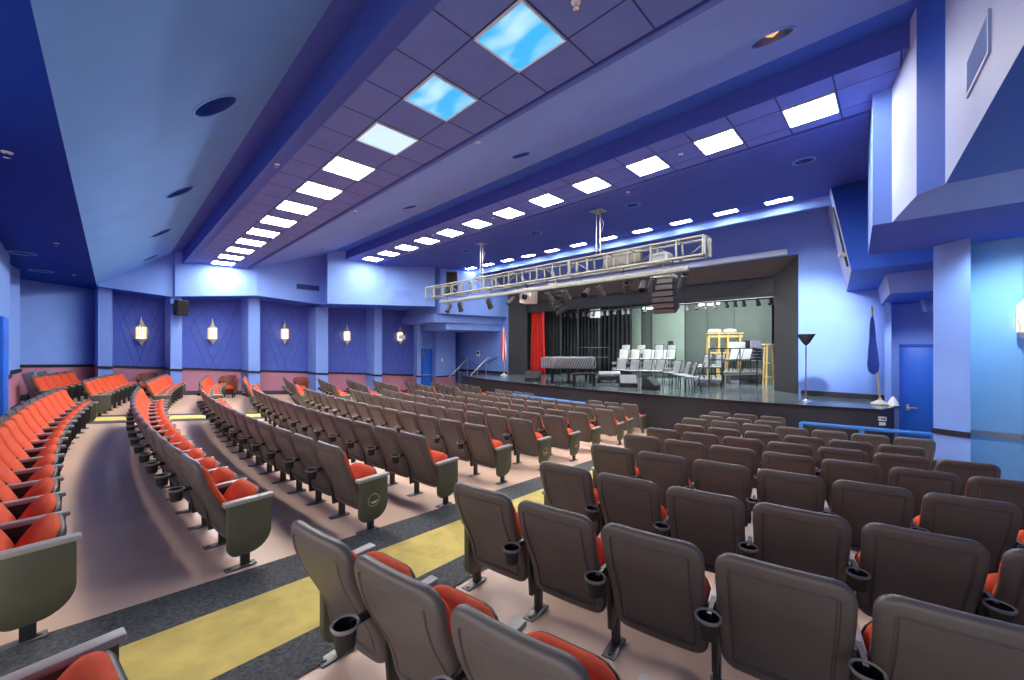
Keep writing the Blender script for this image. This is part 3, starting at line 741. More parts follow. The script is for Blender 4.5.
# floor lamp (torchiere) on the apron
p = ptZ(806, 402, ZS); t = thing('floor_lamp', 'tall chrome stand lamp with black tilted shade on the stage edge', 'floor lamp', p)
MB().lathe([(0,0),(.16,0),(.16,.02),(.05,.04),(.02,.07)], n=20).build('base', M['chrome'], t)
MB().tube([(0,0,.05),(0,0,1.5)], .016, 10).build('pole', M['chrome'], t)
g = MB(); R = Matrix.Rotation(.35, 3, 'Y')
g.lathe([(.02,1.42),(.07,1.47),(.20,1.70),(.19,1.70),(.06,1.49),(0,1.47)], n=20); g.build('lamp_shade', M['black_soft'], t)
# state-style flag on the apron
p = ptZ(880, 404.5, ZS); t = thing('flag_stand', 'furled navy flag on a leaning pole beside the side door', 'flag', p)
MB().lathe([(0,0),(.17,0),(.18,.03),(.10,.07),(.03,.12),(.03,.16),(0,.16)], n=20).build('base', M['pewter'], t)
MB().tube([(0,0,.1),(-.14,-.14,2.22)], .017, 8).build('pole', M['wood'], t)
MB().lathe([(0,0),(.03,.03),(.015,.07),(.03,.10),(0,.17)], (-.14,-.14,2.2), 10).build('finial', M['gold'], t)
g = MB(); n = 14; prof = [(.02,2.1),(.04,1.95),(.06,1.7),(.085,1.3),(.10,.95),(.085,.80),(.02,.72)]; vs = []
for r, z in prof:
    for j in range(n):
        a = 2*PI*j/n; rr = r*(1+.35*math.cos(4*a+z*2)); vs.append((-.14*z/2.2-.10*(2.1-z)*.5+rr*math.cos(a)*.9, -.14*z/2.2-.03+rr*.45*math.sin(a), z))
g.add(vs, [(i*n+j, i*n+(j+1) % n, (i+1)*n+(j+1) % n, (i+1)*n+j) for i in range(len(prof)-1) for j in range(n)]); g.add(vs[-n:], [list(range(n))])
g.build('flag_cloth', M['flagblue'], t, smooth=60)
# striped flag by the far jamb
YF = 13.3; xf = at(504, YF); t = thing('striped_flag_stand', 'furled red and white striped flag beside the far black jamb', 'flag', (xf, YF, ZS))
MB().lathe([(0,0),(.17,0),(.18,.03),(.10,.07),(.03,.12),(0,.16)], n=18).build('base', M['pewter'], t)
MB().tube([(0,0,.1),(.05,.02,2.3)], .017, 8).build('pole', M['wood'], t)
n = 16; prof = [(.03,2.35),(.08,2.1),(.11,1.8),(.15,1.4),(.17,1.0),(.15,.8),(.08,.72)]; vs = []
for r, z in prof:
    for j in range(n):
        a = 2*PI*j/n; rr = r*(1+.3*math.cos(4*a+z*2)); vs.append((rr*math.cos(a)*.8-.02, rr*.6*math.sin(a), z))
for mi, nm in ((0, 'flag_cloth'), (1, 'flag_stripe')):
    g = MB(); g.add(vs, [(i*n+j, i*n+(j+1) % n, (i+1)*n+(j+1) % n, (i+1)*n+j) for i in range(len(prof)-1) for j in range(n) if (j//2) % 2 == mi])
    g.build(nm, M['white'] if mi == 0 else M['red'], t, smooth=60)
# side door
t = thing('door_3', 'blue side door with chrome lever at the right of the stage', 'door', ((DX0+DX1)/2, YW-.02, -2.37)); struct(t)
hgt = 2.37+.02
MB().box((0,0,hgt/2),(DX1-DX0,.05,hgt)).build('door_leaf', M['door'], t, bevel=.004)
g = MB(); g.box((-(DX1-DX0)/2-.03,-.01,hgt/2),(.06,.10,hgt+.06)); g.box((0,-.01,hgt+.03),(DX1-DX0+.12,.10,.06)); g.build('door_frame', M['wall_deep'], t)
zl = ptY(908, 407, YW).z+2.37; g = MB(); g.box((-.36,-.04,zl),(.07,.03,.16)); g.tube([(-.36,-.05,zl),(-.36,-.10,zl),(-.18,-.10,zl)], .014, 8); g.build('door_handle', M['chrome'], t)
MB().box((.30,-.06,hgt-.1),(.3,.07,.07)).build('door_closer', M['chrome'], t, bevel=.008)
p = ptY(896.5, 405, YW); tag(MB().box((0,0,0),(.11,.03,.11)).box((0,-.017,0),(.04,.006,.05), mi=1).build('wall_socket', [M['black_soft'], M['paper']], None, (p.x, YW-.02, p.z), bevel=.003), 'black wall socket plate between the stage end and side door', 'socket')
# stage end sign
p = ptZ(884, 419.5, -1.55); p = ptD(882.5, 421, 8.55)
t = thing('stage_sign', 'small white sign plate on the black stage front near the side door', 'sign', (p.x, p.y-.02, p.z), .25)
g = MB(); g.box((0,0,.05),(.13,.006,.09)); g.build('sign_plate', M['paper'], t)
g = MB(); g.box((0,-.004,.05),(.10,.002,.05)); g.build('sign_inset', M['black_soft'], t); g = MB(); g.box((-.03,-.006,.045),(.02,.002,.03)).box((.012,-.006,.05),(.035,.002,.012)); g.build('sign_mark', M['paper'], t)
g = MB(); g.box((0,0,-.06),(.11,.006,.07)); g.build('sign_plate', M['offwhite'], t)
p = ptZ(893, 405, ZS); g = MB(); g.lathe([(.11,0),(.09,.08),(.05,.16),(.015,.21),(0,.22)], n=9); tag(g.build('plastic_bag', M['paper'], None, (p.x+.0, p.y-.1, ZS)), 'small white crumpled bag beside the navy flag base', 'bag')
# ================================================================== TRUSS
TY, TX0, TX1, TZ0, TZ1 = 8.53, -12.75, -2.76, 1.88, 2.26
t = thing('lighting_truss', 'long silver box truss hanging across in front of the stage', 'truss', ((TX0+TX1)/2, TY, TZ0))
L2 = (TX1-TX0)/2; H = TZ1-TZ0; W = .34
for y in (-W/2, W/2):
    for z in (0, H): MB().tube([(-L2,y,z),(L2,y,z)], .026, 8).build('chord', M['truss'], t)
g = MB(); nb = 18
for i in range(nb+1):
    x = -L2+2*L2*i/nb; r = .024 if i % 6 else .042
    for y in (-W/2, W/2): g.tube([(x,y,0),(x,y,H)], r, 6)
    for z in (0, H): g.tube([(x,-W/2,z),(x,W/2,z)], .016, 6)
    if i < nb:
        x2 = x+2*L2/nb
        g.tube([(x,-W/2,0),(x2,W/2,0)] if i % 2 else [(x,W/2,0),(x2,-W/2,0)], .013, 6); g.tube([(x,W/2,0),(x2,W/2,H)] if i % 2 else [(x,W/2,H),(x2,W/2,0)], .013, 6)
g.build('bracing', M['truss'], t)
t = thing('lighting_batten', 'long square grey batten under the silver truss', 'batten', ((at(440,8.4)+at(689,8.4))/2, 8.40, 1.64))
MB().box((0,0,0),(at(689,8.4)-at(440,8.4), .10, .10)).build('batten_bar', M['truss'], t, bevel=.008)
for i in range(8): MB().tube([(-4+i*1.15,0,.05),(-4+i*1.15,.06,.24)], .012, 6).build('clamp', M['steel_dark'], t)
for px, py, w in ((480,243,'at the far part of the truss'),(597,210,'at the middle of the truss')):
    p, sl = ceil_at(px, py); t = thing('truss_hanger', 'grey ceiling hanger with cables '+w, 'hanger', (p.x, TY, p.z))
    g = MB(); g.box((0,0,-.012),(.34,.30,.02)); g.lathe([(.0,-.09),(.07,-.08),(.08,-.02)], n=12); g.build('ceiling_plate', M['alu'], t)
    zb = TZ1-p.z; g = MB()
    for dx in (-.05, .05): g.tube([(dx,0,-.03),(dx*1.2,0,zb+.03)], .014, 6)
    g.tube([(.05,0,-.1),(.15,0,-.35),(.10,0,-.55)], .008, 5); g.build('hanger_rod', M['alu'], t)
    MB().tube([(-.12,-.17,zb+.03),(0,0,zb+.25),(.12,.17,zb+.03)], .01, 5).build('sling', M['steel_dark'], t)
# stage lights on the batten
def stage_light(x, y, z, aim, label, s=1.0):
    t = thing('stage_light', label, 'stage light', (x, y, z), aim[0], 'stage lights under the truss')
    R = Matrix.Rotation(aim[1], 3, 'X')
    g = MB(); g.lathe([(.05*s,-.14*s),(.07*s,-.12*s),(.075*s,.02*s),(.09*s,.10*s),(.09*s,.17*s),(.08*s,.17*s),(.06*s,.10*s),(0,.10*s)], (0,0,-.15*s), 12, axis=R@Matrix.Rotation(PI, 3, 'X')); g.build('lamp_housing', M['black_soft'], t)
    g = MB(); g.tube([(-.1*s,0,-.15*s),(-.1*s,0,-.02*s),(.1*s,0,-.02*s),(.1*s,0,-.15*s)], .010, 6); g.tube([(0,0,-.03),(0,0,.06)], .014, 6); g.build('yoke', M['steel_dark'], t)
for i, px in enumerate((449,460,489,512,549,566,587,600,627,643,652,683)):
    stage_light(at(px, 8.4), 8.40, 1.55, (random.uniform(-.5,.9), random.uniform(.5,1.0)*(1 if i % 3 else -1)), f'black stage light under the truss, {ORD[i+1]} from its far end')
# line arrays
def line_array(px, py_t, py_b, Y, yawz, label, nbx=6):
    tp, bt = ptY(px, py_t, Y), ptY(px, py_b, Y); H = tp.z-bt.z
    t = thing('line_array_speaker', label, 'speaker', tp, yawz)
    y = z = 0.; ang = -.05
    for i in range(nbx):
        h = H/nbx*1.02; ang += .09; cy, cz = y-math.sin(ang)*h/2*-1, z-math.cos(ang)*h/2
        b = MB(); b.box((0, cy, cz), (.52, .36, h*.95), rx=ang); bo = b.build('speaker_box', M['black_soft'], t, bevel=.012)
        MB().box((0, cy-.185*math.cos(ang), cz-.185*math.sin(ang)), (.47, .012, h*.86), rx=ang).build('grille', M['array_grille'], bo)
        y += math.sin(ang)*h; z -= math.cos(ang)*h
    g = MB(); g.box((0,0,.05),(.5,.4,.07)); g.tube([(0,0,.08),(0,-.1,.5)], .02, 6); g.build('rigging_frame', M['offwhite'], t)
line_array(664, 279, 311, 9.1, .1, 'curved black speaker column hanging under the near truss end')
line_array(556, 287, 313, 9.4, -.9, 'curved black speaker column hanging beside the white projector')
p = ptY(661, 259, 8.75); t = thing('amplifier_box', 'pale metal box seated in the truss above the near speaker column', 'box', p)
MB().box((0,0,0),(.42,.3,.22)).build('box_body', M['offwhite'], t, bevel=.012); MB().box((0,-.152,0),(.3,.01,.12)).build('box_face', M['alu'], t)
p = ptY(528.5, 296, 8.75); t = thing('projector', 'white boxy projector hanging under the truss above red curtain', 'projector', p)
MB().box((0,0,0),(.40,.42,.44), rz=.25).build('projector_body', M['offwhite'], t, bevel=.02); MB().lathe([(.09,0),(.085,.05),(.06,.05),(.05,.02),(0,.02)], (.05,-.21,-.05), 16, axis=Matrix.Rotation(PI/2, 3, 'X')).build('lens', M['black'], t)
MB().tube([(0,0,.2),(0,-.2,.42)], .025, 8).build('mount', M['steel_dark'], t)
p = ptY(646.5, 259, 8.65)
tag(MB().box((0,0,0),(1.0,.12,.5)).build('equipment_case', mat('grey_brown_case', (100,94,90), .6, .1), None, (at(622,8.75), 8.75, TZ0+.24), bevel=.02), 'large grey-brown case resting inside the truss near middle', 'case')
# ================================================================== STAGE FURNITURE
def ring(a, r, z): return
# musician chair
def make_chair():
    t = thing('musician_chair', 'x', 'chair', group='musician chairs on stage')
    g = MB().slab(.195, .42, .04, [(.02,-.018),(0,-.006),(0,.006),(.02,.018)], lambda x, s, n: (x, .20+.12*(s/.42)+n, .45+s)); g.build('backrest', M['pad'], t, smooth=50)
    g = MB().slab(.20, .42, .04, [(.02,-.02),(0,-.008),(0,.012),(.03,.03)], lambda x, s, n: (x, -.22+s, .44+n)); g.build('seat', M['pad'], t, smooth=50)
    for sx in (-1, 1):
        g = MB(); g.tube([(sx*.208,-.21,0),(sx*.208,-.19,.42)], .014, 6); g.build('leg', M['steel_dark'], t)
        g = MB(); g.tube([(sx*.208,.24,0),(sx*.208,.18,.42),(sx*.208,.33,.88)], .014, 6); g.build('leg', M['steel_dark'], t)
    g = MB(); g.tube([(-.208,.33,.88),(.208,.33,.88)], .014, 6); g.build('top_bar', M['steel_dark'], t)
    for y in (-.19, .19): MB().tube([(-.208,y,.40),(.208,y,.40)], .012, 6).build('stretcher', M['steel_dark'], t)
    return t
mc = None
COND = Vector((-7.6, 11.6))
chairs = []
for i, (px, py) in enumerate(((619.5,359),(631.5,359.4),(643.7,359.4),(656,359.6),(670.9,360.4),(680,361.4),(686,362),(692.6,362.8))):
    chairs.append((px, .48*F/(py-HY), ZS, f'pale grey musician chair, front row on stage, {ORD[i+1]} from the piano'))
for i, px in enumerate((622.5,633.8,645.1,656.8,668.7)): chairs.append((px, 18.2, ZS+.40, f'pale grey musician chair, second row on low riser, {ORD[i+1]} from the piano'))
for i, px in enumerate((625,640,657.5,670)): chairs.append((px, 20.0, ZS+.62, f'pale grey musician chair, rear row on high riser, {ORD[i+1]} from the piano'))
for i, (px, d) in enumerate(((700.5,14.1),(713.5,14.1),(703,15.5),(715,15.5))): chairs.append((px, d, ZS+.23, f'pale grey musician chair on lower side riser, {ORD[i+1]} from the front row'))
for i, (px, d) in enumerate(((728.5,15.0),(741.5,15.0),(735,16.2),(748,16.2))): chairs.append((px, d, ZS+.45, f'pale grey musician chair on upper side riser, {ORD[i+1]} toward the black jamb'))
for px, d, z, lab in chairs:
    p = ptD(px, 347.35, d); v = COND-p.xy; rz = math.atan2(v.y, v.x)+PI/2
    if mc is None: mc = make_chair(); mc.location = (p.x, p.y, z); mc.rotation_euler.z = rz; mc['label'] = lab
    else: dup(mc, (p.x, p.y, z), rz, lab)
# risers
def riser(pts, z, label):
    t = thing('stage_riser', label, 'riser', (0,0,0)); n = len(pts)
    P = [ptD(px, HY, d) for px, d in pts]; c = sum(P, Vector())/n; t.location = (c.x, c.y, ZS)
    loc = [Vector((q.x-c.x, q.y-c.y, 0)) for q in P]
    MB().prism([q+Vector((0,0,z-.08)) for q in loc], (0,0,.08)).build('deck', M['alu'], t)
    g = MB()
    for q in loc:
        g.tube([q*.97, q*.97+Vector((0,0,z-.06))], .025, 6)
    for a, b in zip(loc, loc[1:]+loc[:1]): g.tube([a*.97+Vector((0,0,z*.4)), b*.97+Vector((0,0,z*.4))], .012, 5)
    g.build('riser_frame', M['steel_dark'], t)
riser([(612,17.5),(676,17.5),(676,19.2),(612,19.2)], .40, 'low grey riser under the second row of chairs')
riser([(612,19.3),(678,19.3),(678,21.0),(612,21.0)], .62, 'high grey riser under the rear row of chairs')
riser([(694,13.6),(722,13.6),(722,16.1),(698,16.1)], .23, 'lower grey side riser carrying four chairs')
riser([(723,14.4),(762,14.4),(762,17.0),(726,17.0)], .45, 'upper grey side riser beside the black jamb')
def railing(pts, z0, hs, label):
    P = [ptD(px, HY, d) for px, d in pts]; t = thing('riser_railing', label, 'railing', (P[0].x, P[0].y, z0)); o = Vector((P[0].x, P[0].y, 0))
    g = MB()
    for q in P: g.tube([Vector((q.x, q.y, 0))-o, Vector((q.x, q.y, hs[-1]))-o], .02, 6)
    g.build('post', M['steel_dark'], t); g = MB()
    for h in hs:
        for a, b in zip(P[:-1], P[1:]): g.tube([Vector((a.x, a.y, h))-o, Vector((b.x, b.y, h))-o], .018, 6)
    g.build('rail', M['steel_dark'], t)
railing([(709,13.1),(722,13.2),(740,13.3),(757,13.4)], ZS, [.5,.95,1.33], 'dark tube railing in front of the side risers')
railing([(577,18.6),(590,18.6),(600,18.6),(609,18.6)], ZS, [.9,1.36], 'dark tube railing before the black curtains')
# grand piano under quilted cover
p = ptD(568, 378, 15.2)
t = thing('grand_piano', 'grand piano under a grey quilted cover on stage', 'piano', (p.x, p.y, ZS), YAW-.05)
out = [(-1.05,-.10),(-.62,-.62),(.98,-.62),(1.02,.55),(.2,.72),(-.6,.55),(-.98,.25)]
g = MB(); g.prism([(x, y, .58) for x, y in out], (0,0,.42)); cov = g.build('quilted_cover', M['quilt'], t, bevel=.05, seg=3)
g = MB()
for i in range(17):
    x0 = -.58+i*.092; g.tube([(x0,-.632,.60),(min(x0+.16,.97),-.632,.97)], .010, 5)
for i in range(4): g.tube([(-.66-.10*i,-.59+.12*i,.62),(-.74-.08*i,-.49+.10*i,.97)], .010, 5)
g.build('quilt_seam', M['steel_dark'], cov)
for x, y in ((-.62,-.2),(.8,-.42),(.75,.35)):
    g = MB(); g.tube([(x,y,.60),(x,y,.10)], [.085,.05], 8); g.lathe([(.0,0),(.05,.03),(.05,.09),(.02,.12)], (x,y,0), 8); g.build('leg', M['black'], t)
g = MB(); g.box((0,-.3,.22),(.10,.10,.5)); g.box((0,-.35,.06),(.25,.14,.05)); g.build('pedal_lyre', M['black'], t)
t = thing('piano_bench', 'black bench tucked under the covered piano', 'bench', (ptD(584, 380, 13.9).x, ptD(584,380,13.9).y, ZS), YAW)
MB().box((0,0,.43),(.8,.34,.08)).build('seat', M['black_soft'], t, bevel=.02); g = MB()
for x in (-.35,.35):
    for y in (-.13,.13): g = MB().box((x,y,.2),(.05,.05,.40)); g.build('leg', M['black'], t)
# monitor wedges
def wedge(px, py, d, rz, label, m='black_soft'):
    p = ptD(px, py, d); t = thing('monitor_wedge', label, 'speaker', (p.x, p.y, ZS), rz)
    MB().prism([(-.30,-.22,0),(-.30,.22,0),(-.30,.20,.36),(-.30,.06,.40),(-.30,-.22,.14)], (.60,0,0)).build('cabinet', M['black_soft'], t, bevel=.012)
    MB().prism([(-.27,.055,.412),(-.27,-.215,.158),(-.27,-.225,.150),(-.27,.045,.404)], (.54,0,0)).build('grille', M[m], t)
wedge(533, 379, 16.0, .5, 'black monitor wedge on stage in front of the red curtain')
wedge(628, 383, 13.6, .6, 'monitor wedge with pale sloped face before the front chairs', 'pad')
wedge(651, 388, 12.8, 1.7, 'black monitor wedge turned sideways at the stage middle')
# long grey roll on a low cart
p = ptD(609, 377, 15.4); t = thing('rolled_mat', 'long grey roll lying on a low cart beside the piano', 'roll', (p.x, p.y, ZS), YAW)
MB().tube([(-.42,0,.30),(.42,0,.30)], .13, 14).build('roll', M['alu'], t); g = MB(); g.box((0,0,.13),(.95,.4,.06)); g.build('cart_deck', M['black_soft'], t)
g = MB()
for x in (-.38,.38):
    for y in (-.15,.15): MB().lathe([(0,0),(.03,.01),(.05,.05),(.03,.09),(0,.10)], (x,y,0), 8).build('caster', M['black'], t)
# yellow wooden rack with white cloths
p = ptD(724, 352, 18.4); t = thing('wooden_rack', 'yellow wooden rack with white bundles on top at the stage rear', 'rack', (p.x, p.y, ZS), .45)
for x in (-.68,-.25,.12,.62):
    MB().box((x,-.25,1.0),(.08,.06,2.0)).build('post', M['wood'], t)
    MB().box((x,.25,1.0),(.08,.06,2.0)).build('post', M['wood'], t)
g = MB(); g.box((0,0,2.02),(1.5,.62,.06)); g.box((0,-.25,1.88),(1.45,.05,.10)); g.box((0,.25,1.1),(1.45,.05,.10)); g.box((0,-.25,1.1),(1.45,.05,.08)); g.build('shelf', M['wood'], t)
for i, (x, w) in enumerate(((-.4,.6),(.25,.55))):
    o = MB().slab(.26, w, .1, [(.1,0),(.02,.02),(0,.08),(.05,.15),(.14,.18)], lambda X, s, n: (p.x+.9*(x-w/2+s)-.43*X*.8, p.y+.43*(x-w/2+s)+.8*X, ZS+2.05+n)).build('cloth_bundle', M['offwhite'], smooth=60)
    tag(o, 'folded white bundle on the yellow rack, '+('larger one' if i == 0 else 'smaller one'), 'bundle')
def board(name, x0, x1, yt, yb, d, m, label, cat, legs=True):
    a, b = ptD(x0, yt, d), ptD(x1, yb, d); w = (x1-x0)/F*d; h = a.z-b.z; c = (a+b)/2
    base = ZS
    t = thing(name, label, cat, (c.x, c.y, base), YAW)
    MB().box((0,0,c.z-base),(w,.05,h)).build('board', M[m], t, bevel=.006)
    g = MB()
    for s in (-.4,.4): g.tube([(s*w,.0,c.z-base),(s*w,.03,0)], .02, 6)
    g.build('stand', M['steel_dark'], t)
board('white_board', 729, 745, 342, 348.5, 17.8, 'white', 'white board standing behind the side riser chairs', 'board')
board('black_board', 744, 760, 340.5, 348, 18.0, 'black_soft', 'black board standing beside the white board', 'board')
board('stand_speaker', 668, 673, 341, 349.5, 21.3, 'black_soft', 'small black speaker on a stand behind the rear chairs', 'speaker')
# stacked violet chairs
p = ptD(758, 368, 15.6)
for k in range(5):
    t = thing('stacked_chair', 'violet-grey stacking chair beside the black jamb, '+('bottom' if k == 0 else 'second lowest' if k == 1 else 'middle' if k == 2 else 'second highest' if k == 3 else 'topmost')+' of its stack', 'chair', (p.x, p.y, ZS+.45+.12*k), .5, 'stacked violet chairs')
    MB().slab(.2, .36, .05, [(.02,-.015),(0,0),(.02,.015)], lambda x, s, n: (x, .2+.1*s/.36+n, .42+s*.8)).build('backrest', M['purple'], t)
    MB().slab(.21, .4, .05, [(.02,-.015),(0,0),(.02,.015)], lambda x, s, n: (x, -.2+s, .40+n)).build('seat', M['purple'], t)
    if k == 0:
        for x in (-.2,.2):
            for y in (-.18,.2): MB().tube([(x,y,0),(x*.95,y*.9,.40)], .013, 6).build('leg', M['steel_dark'], t)
p = ptD(770, 385, 14.2); t = thing('wooden_stool', 'tall yellow wooden stool frame beside the black jamb', 'stool', (p.x, p.y, ZS), .5)
for x in (-.17,.17):
    for y in (-.17,.17): MB().tube([(x,y,0),(x*.75,y*.75,1.45)], .03, 6).build('leg', M['wood'], t)
MB().box((0,0,1.47),(.42,.42,.05)).build('seat', M['wood'], t, bevel=.01); g = MB()
for z in (.3,.8): g.box((0,-.15,z),(.34,.03,.05)); g.box((0,.15,z),(.34,.03,.05))
g.build('stretcher', M['wood'], t)
for i, (px, w) in enumerate(((733,'beside the railing post'),(743,'largest'),(752.5,'closest to the jamb'))):
    p = ptD(px, 388, 15.0+.3*i); t = thing('storage_box', f'pale storage box under the upper side riser, {w}', 'box', (p.x, p.y, ZS), YAW, 'boxes under the side riser')
    MB().box((0,0,.15),(.36,.3,.30)).build('box_body', M['pad'], t, bevel=.01); MB().box((0,0,.31),(.38,.32,.03)).build('lid', M['white'], t, bevel=.008)
# instruments and cases between the rear chairs: low drums and covered cymbals
for i, (px, d, w) in enumerate(((626,20.6,'tallest, above the rear row'),(634,19.0,'between the first rear chairs'),(652,19.0,'between the middle rear chairs'),(664,19.0,'by the black stand speaker'))):
    z = ZS+.62 if d > 19.2 else ZS+.40
    p = ptD(px, 350, d); t = thing('conga_drum', f'pale upright drum on the riser, {w}', 'drum', (p.x, p.y, z), 0, 'drums on the rear riser')
    MB().lathe([(0,0),(.14,0),(.18,.3),(.19,.55),(.17,.8),(0,.8)], n=14).build('drum_shell', M['offwhite'] if i != 1 else M['wood'], t)
    MB().lathe([(.175,.78),(.185,.80),(.17,.83),(0,.83)], n=14).build('drum_head', M['white'], t)
# work lights under the valance and a pipe of small lamps
t = thing('lighting_pipe', 'black pipe crowded with small lamps under the stage valance', 'pipe', (-7.4, 16.0, 1.72))
MB().tube([(-4.6,0,0),(4.4,0,0)], .03, 8).build('pipe', M['black'], t)
g = MB()
for i in range(26):
    x = -4.5+i*.35+random.uniform(-.08,.08); R = Matrix.Rotation(random.uniform(-.8,.8), 3, 'X')
    g.lathe([(.05,.12),(.06,0),(.085,-.12),(.07,-.12),(0,-.06)], (x,0,-.12), 8, axis=R); g.tube([(x,0,0),(x,0,-.06)], .012, 5)
g.build('pipe_lamp', M['black_soft'], t)
for px0, px1, py, w in ((643,662,308,'behind the near speaker column'),(697,720,304.5,'closest to the black jamb')):
    a, b = ptY(px0, py, 16.2), ptY(px1, py, 16.2); t = thing('work_light', f'white tube work light above the stage, {w}', 'work light', (a+b)/2)
    w_ = (b-a).x
    MB().box((0,0,.06),(w_,.16,.06)).build('housing', M['white'], t, bevel=.008); MB().box((0,0,.0),(w_*.95,.08,.05)).build('tube', M['tube_on'], t, bevel=.01)
p = ptY(595, 313.5, 16.4); t = thing('hanging_panel', 'pale square panel hanging above the stage rail', 'panel', p, .3)
MB().box((0,0,0),(.50,.06,.42)).build('panel_face', M['offwhite'], t, bevel=.01); MB().tube([(0,0,.2),(0,0,.45)], .02, 6).build('mount', M['steel_dark'], t)
# ================================================================== STAIRS + RAILS at the far end of the stage
t = thing('stage_steps', 'dark steps rising to the far end of the stage', 'steps', (-15.75, 12.55, -2.42))
for i in range(5):
    MB().box((0, .28*i, .105*(i+1)), (1.5, .30, .21*(i+1))).build('step', M['base'], t, bevel=.01)
def handrail(p, q, label, m, wall=False):
    p, q = Vector(p), Vector(q); t = thing('handrail', label, 'handrail', (p.x, p.y, p.z)); d = q-p
    MB().tube([d*0, d*.04+Vector((0,0,0)), d, d+Vector((.0,.25,0))], .028, 8).build('rail', M[m], t); g = MB()
    if not wall:
        for k in (.08, .5, .95):
            g.tube([d*k, d*k+Vector((0,0,-.95))], .022, 6)
    else:
        for k in (.1, .9): g.tube([d*k, d*k+Vector((0,.1,-.05))], .015, 6)
    g.build('post', M[m], t)
handrail((-16.5,12.2,-1.55), (-16.5,13.5,-.55), 'silver stair handrail at the far steps, beside the wall', 'alu')
handrail((-15.0,12.2,-1.55), (-15.0,13.5,-.55), 'silver stair handrail at the far steps, beside the stage', 'alu')
p, q = ptY(480, 366, YW-.12), ptY(496, 357.5, YW-.12); handrail(p, q, 'blue sloping wall handrail beside the far black jamb', 'bluerail', True)
p, q = ptY(478, 366, YW-.12), ptY(462, 358, YW-.12); handrail(p, q, 'blue sloping wall handrail inside the dark far corner', 'bluerail', True)
p = ptY(478, 353.5, YW-.05); tag(MB().box((0,0,0),(.24,.03,.30)).box((0,-.018,.04),(.18,.008,.14), mi=1).build('wall_notice', [M['paper'], M['black_soft']], None, (p.x, YW-.03, p.z)), 'small black and white notice on the blue wall above handrails', 'notice')
# front rails
def low_rail(px0, py0, px1, py1, d0, d1, label, posts=3):
    a, b = ptD(px0, py0, d0), ptD(px1, py1, d1); t = thing('guard_rail', label, 'rail', (a.x, a.y, floor_z(a.x, a.y))); o = Vector((a.x, a.y, floor_z(a.x, a.y)))
    A, B = a-o, b-o
    MB().tube([A, B], .035, 8).build('top_rail', M['bluerail'], t); MB().tube([A*1+Vector((0,0,-.35)), B+Vector((0,0,-.35))], .022, 8).build('mid_rail', M['bluerail'], t)
    for k in range(posts):
        q = A+(B-A)*k/(posts-1); fz = floor_z(q.x+o.x, q.y+o.y)-o.z
        MB().box((q.x, q.y, (q.z+fz)/2), (.07,.07,q.z-fz)).build('post', M['bluerail'], t)
low_rail(801, 423, 934, 434.5, 8.0, 6.7, 'blue tube guard rail in front of the near block', 3)
low_rail(513, 394.5, 586, 403.5, 13.65, 11.85, 'blue tube guard rail in the gap of the middle block front row', 4)
for i, (px, py) in enumerate(((522,399),(545,402))):
    p = ptD(px, py, 13.35-.03*(px-522)); tag(MB().box((0,0,0),(.20,.02,.14)).build('rail_notice', M['paper'], None, (p.x, p.y-.05, p.z), rz=.7), 'white card hung on the blue front rail, '+('closest to the far wall' if i == 0 else 'farther from the far wall'), 'notice')
# ================================================================== odds at the far rear corner: folded tables, tub chairs
for i, (px, w) in enumerate(((29,'next to the doorway'),(42,'next to the orange seats'))):
    p = ptD(px+5, 386, 10.0+.5*i); z = floor_z(p.x, p.y)
    t = thing('folded_table', f'pale folded table leaning upright in the far corner, {w}', 'folded table', (p.x, p.y, z), YAW+.3, 'folded tables in the far corner')
    MB().box((0,0,.42),(.26,.05,.80), ry=-.28).build('table_top', M['pad'], t, bevel=.012)
    g = MB(); g.tube([(-.22,.05,0),(-.0,.05,.86)], .016, 6); g.tube([(-.05,.05,.02),(.0,.05,.86)], .016, 6); g.tube([(-.22,.05,.03),(-.05,.05,.03)], .016, 6); g.build('folded_leg', M['bluerail'], t)
p = ptD(30, 390, 11.2); z = floor_z(p.x, p.y)
t = thing('equipment_cart', 'dark cart behind the pale folded tables in the far corner', 'cart', (p.x, p.y, z), .4)
MB().box((0,0,.40),(.7,.5,.10)).build('cart_deck', M['black_soft'], t, bevel=.02); MB().box((0,.1,.66),(.5,.3,.40)).build('cart_case', M['black'], t, bevel=.03)
for x in (-.28,.28):
    for y in (-.18,.18): MB().tube([(x,y,.0),(x,y,.36)], .03, 8).build('cart_leg', M['steel_dark'], t)
for Rr, th_, w in ((39.5,-13.95,'between the two orange seat rows'),(37.42,-14.15,'under the second lantern'),(35.15,-14.9,'farthest toward the stage')):
    p = Vector((*polar(Rr, math.radians(th_)), 0)); z = floor_z(p.x, p.y)
    t = thing('tub_chair', f'round-backed brown tub chair against the mauve wall, {w}', 'chair', (p.x, p.y, z), PI/2-.35, 'brown tub chairs by the wall')
    g = MB(); n = 18; vs = []
    for j in range(n+1):
        a = -.25*PI+1.5*PI*j/n; e = .5+.5*math.sin(min(1, max(0, (math.sin(a)+.6)/1.6))*PI/2)
        for r, z_ in ((.25,.16),(.27,.40),(.29,.40+.36*e),(.265,.42+.36*e),(.235,.40+.36*e),(.22,.36)): vs.append((r*math.cos(a), r*math.sin(a), z_))
    g.add(vs, [(j*6+i, j*6+(i+1) % 6, (j+1)*6+(i+1) % 6, (j+1)*6+i) for j in range(n) for i in range(6)]); g.build('backrest', M['brown'], t, smooth=50)
    MB().lathe([(0,.30),(.20,.30),(.23,.36),(.21,.42),(0,.44)], n=18).build('seat', M['orange'], t)
    for a in (.8, 2.3, 3.9, 5.5): MB().tube([(.2*math.cos(a),.2*math.sin(a),.31),(.22*math.cos(a),.22*math.sin(a),0)], .02, 6).build('leg', M['black'], t)
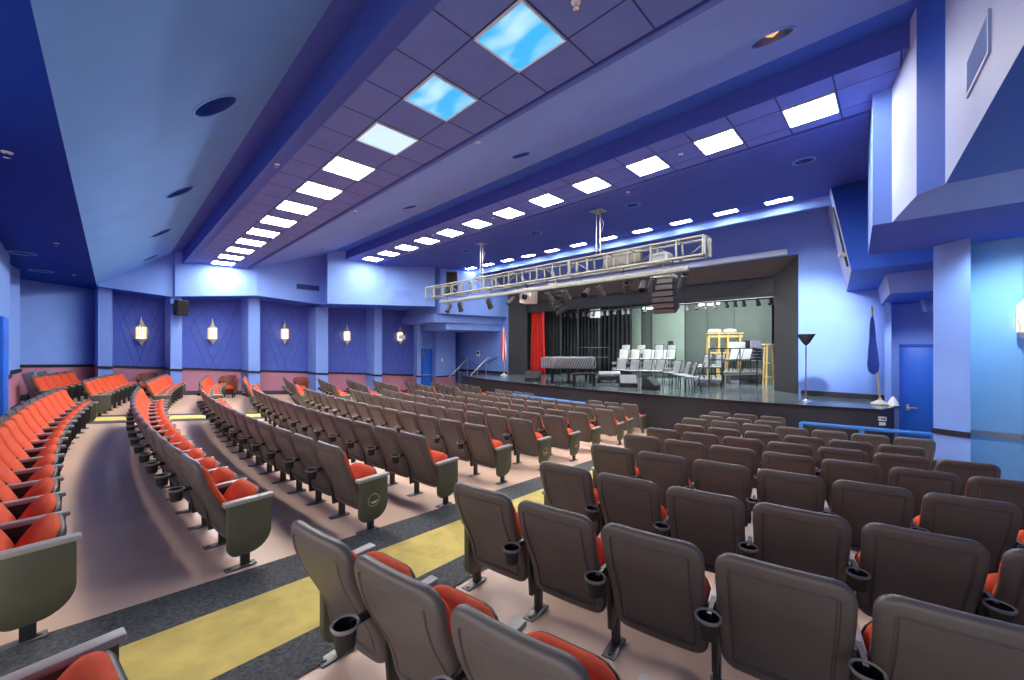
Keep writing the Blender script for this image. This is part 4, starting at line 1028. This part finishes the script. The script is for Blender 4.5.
# ================================================================== LIGHT
def area(name, loc, size, power, rot=(0,0,0), color=(1,1,1), sy=None):
    l = bpy.data.lights.new(name, 'AREA'); l.energy = power; l.size = size; l.color = color
    if sy: l.shape = 'RECTANGLE'; l.size_y = sy
    o = bpy.data.objects.new(name, l); COL.objects.link(o); o.location = loc; o.rotation_euler = rot; return o
def spot(name, loc, target, power, ang=60, blend=.6, color=(1,1,1), r=.08):
    l = bpy.data.lights.new(name, 'SPOT'); l.energy = power; l.spot_size = math.radians(ang); l.spot_blend = blend; l.color = color; l.shadow_soft_size = r
    o = bpy.data.objects.new(name, l); COL.objects.link(o); o.location = loc
    o.rotation_euler = (Vector(target)-Vector(loc)).to_track_quat('-Z', 'Y').to_euler(); return o
area('stage_fill', (-6.0, 17.5, 3.6), 5, 330, (0,0,0), (.93,1,.97), 2.5)  # added area lamp, brightens the whole stage house
area('stage_front_fill', (-7.5, 15.6, 1.6), 6, 70, (.5,0,0), (.95,1,.98), .3)  # added fill aimed back into the stage, no fixture of its own
spot('wall_wash', (-1.5, 10.2, 1.9), (-1.98, 14.0, .5), 620, 54, .8, (.95,.97,1))
spot('door_fill', (.15, 12.2, 1.02), (.45, 14.0, -1.6), 55, 80, .9)  # added spot, brightens the recessed side door
spot('side_wall_wash', (1.0, 8.3, 1.55), (1.25, 9.6, -.6), 95, 110, .9, (.80,.95,1))
w = bpy.data.worlds.new('World'); SC.world = w; w.use_nodes = True
w.node_tree.nodes['Background'].inputs[0].default_value = (1,.95,.90,1); w.node_tree.nodes['Background'].inputs[1].default_value = 1.0
# ================================================================== CAMERA
cam = bpy.data.cameras.new('camera'); co = bpy.data.objects.new('camera', cam); COL.objects.link(co)
cam.sensor_width = 36; cam.lens = F/1024*36; cam.shift_y = (HY-340)/1024; cam.clip_start = .02; cam.clip_end = 100
co.rotation_euler = (PI/2, 0, YAW)
SC.camera = co
for o in SC.objects:
    if o.parent is None: o.location.z += ZO
vs = SC.view_settings; vs.view_transform = 'Standard'; vs.look = 'None'; vs.exposure = 1.2; vs.gamma = 1; vs.use_curve_mapping = False
SC.cycles.max_bounces = 8; SC.cycles.diffuse_bounces = 5; SC.cycles.sample_clamp_indirect = 6
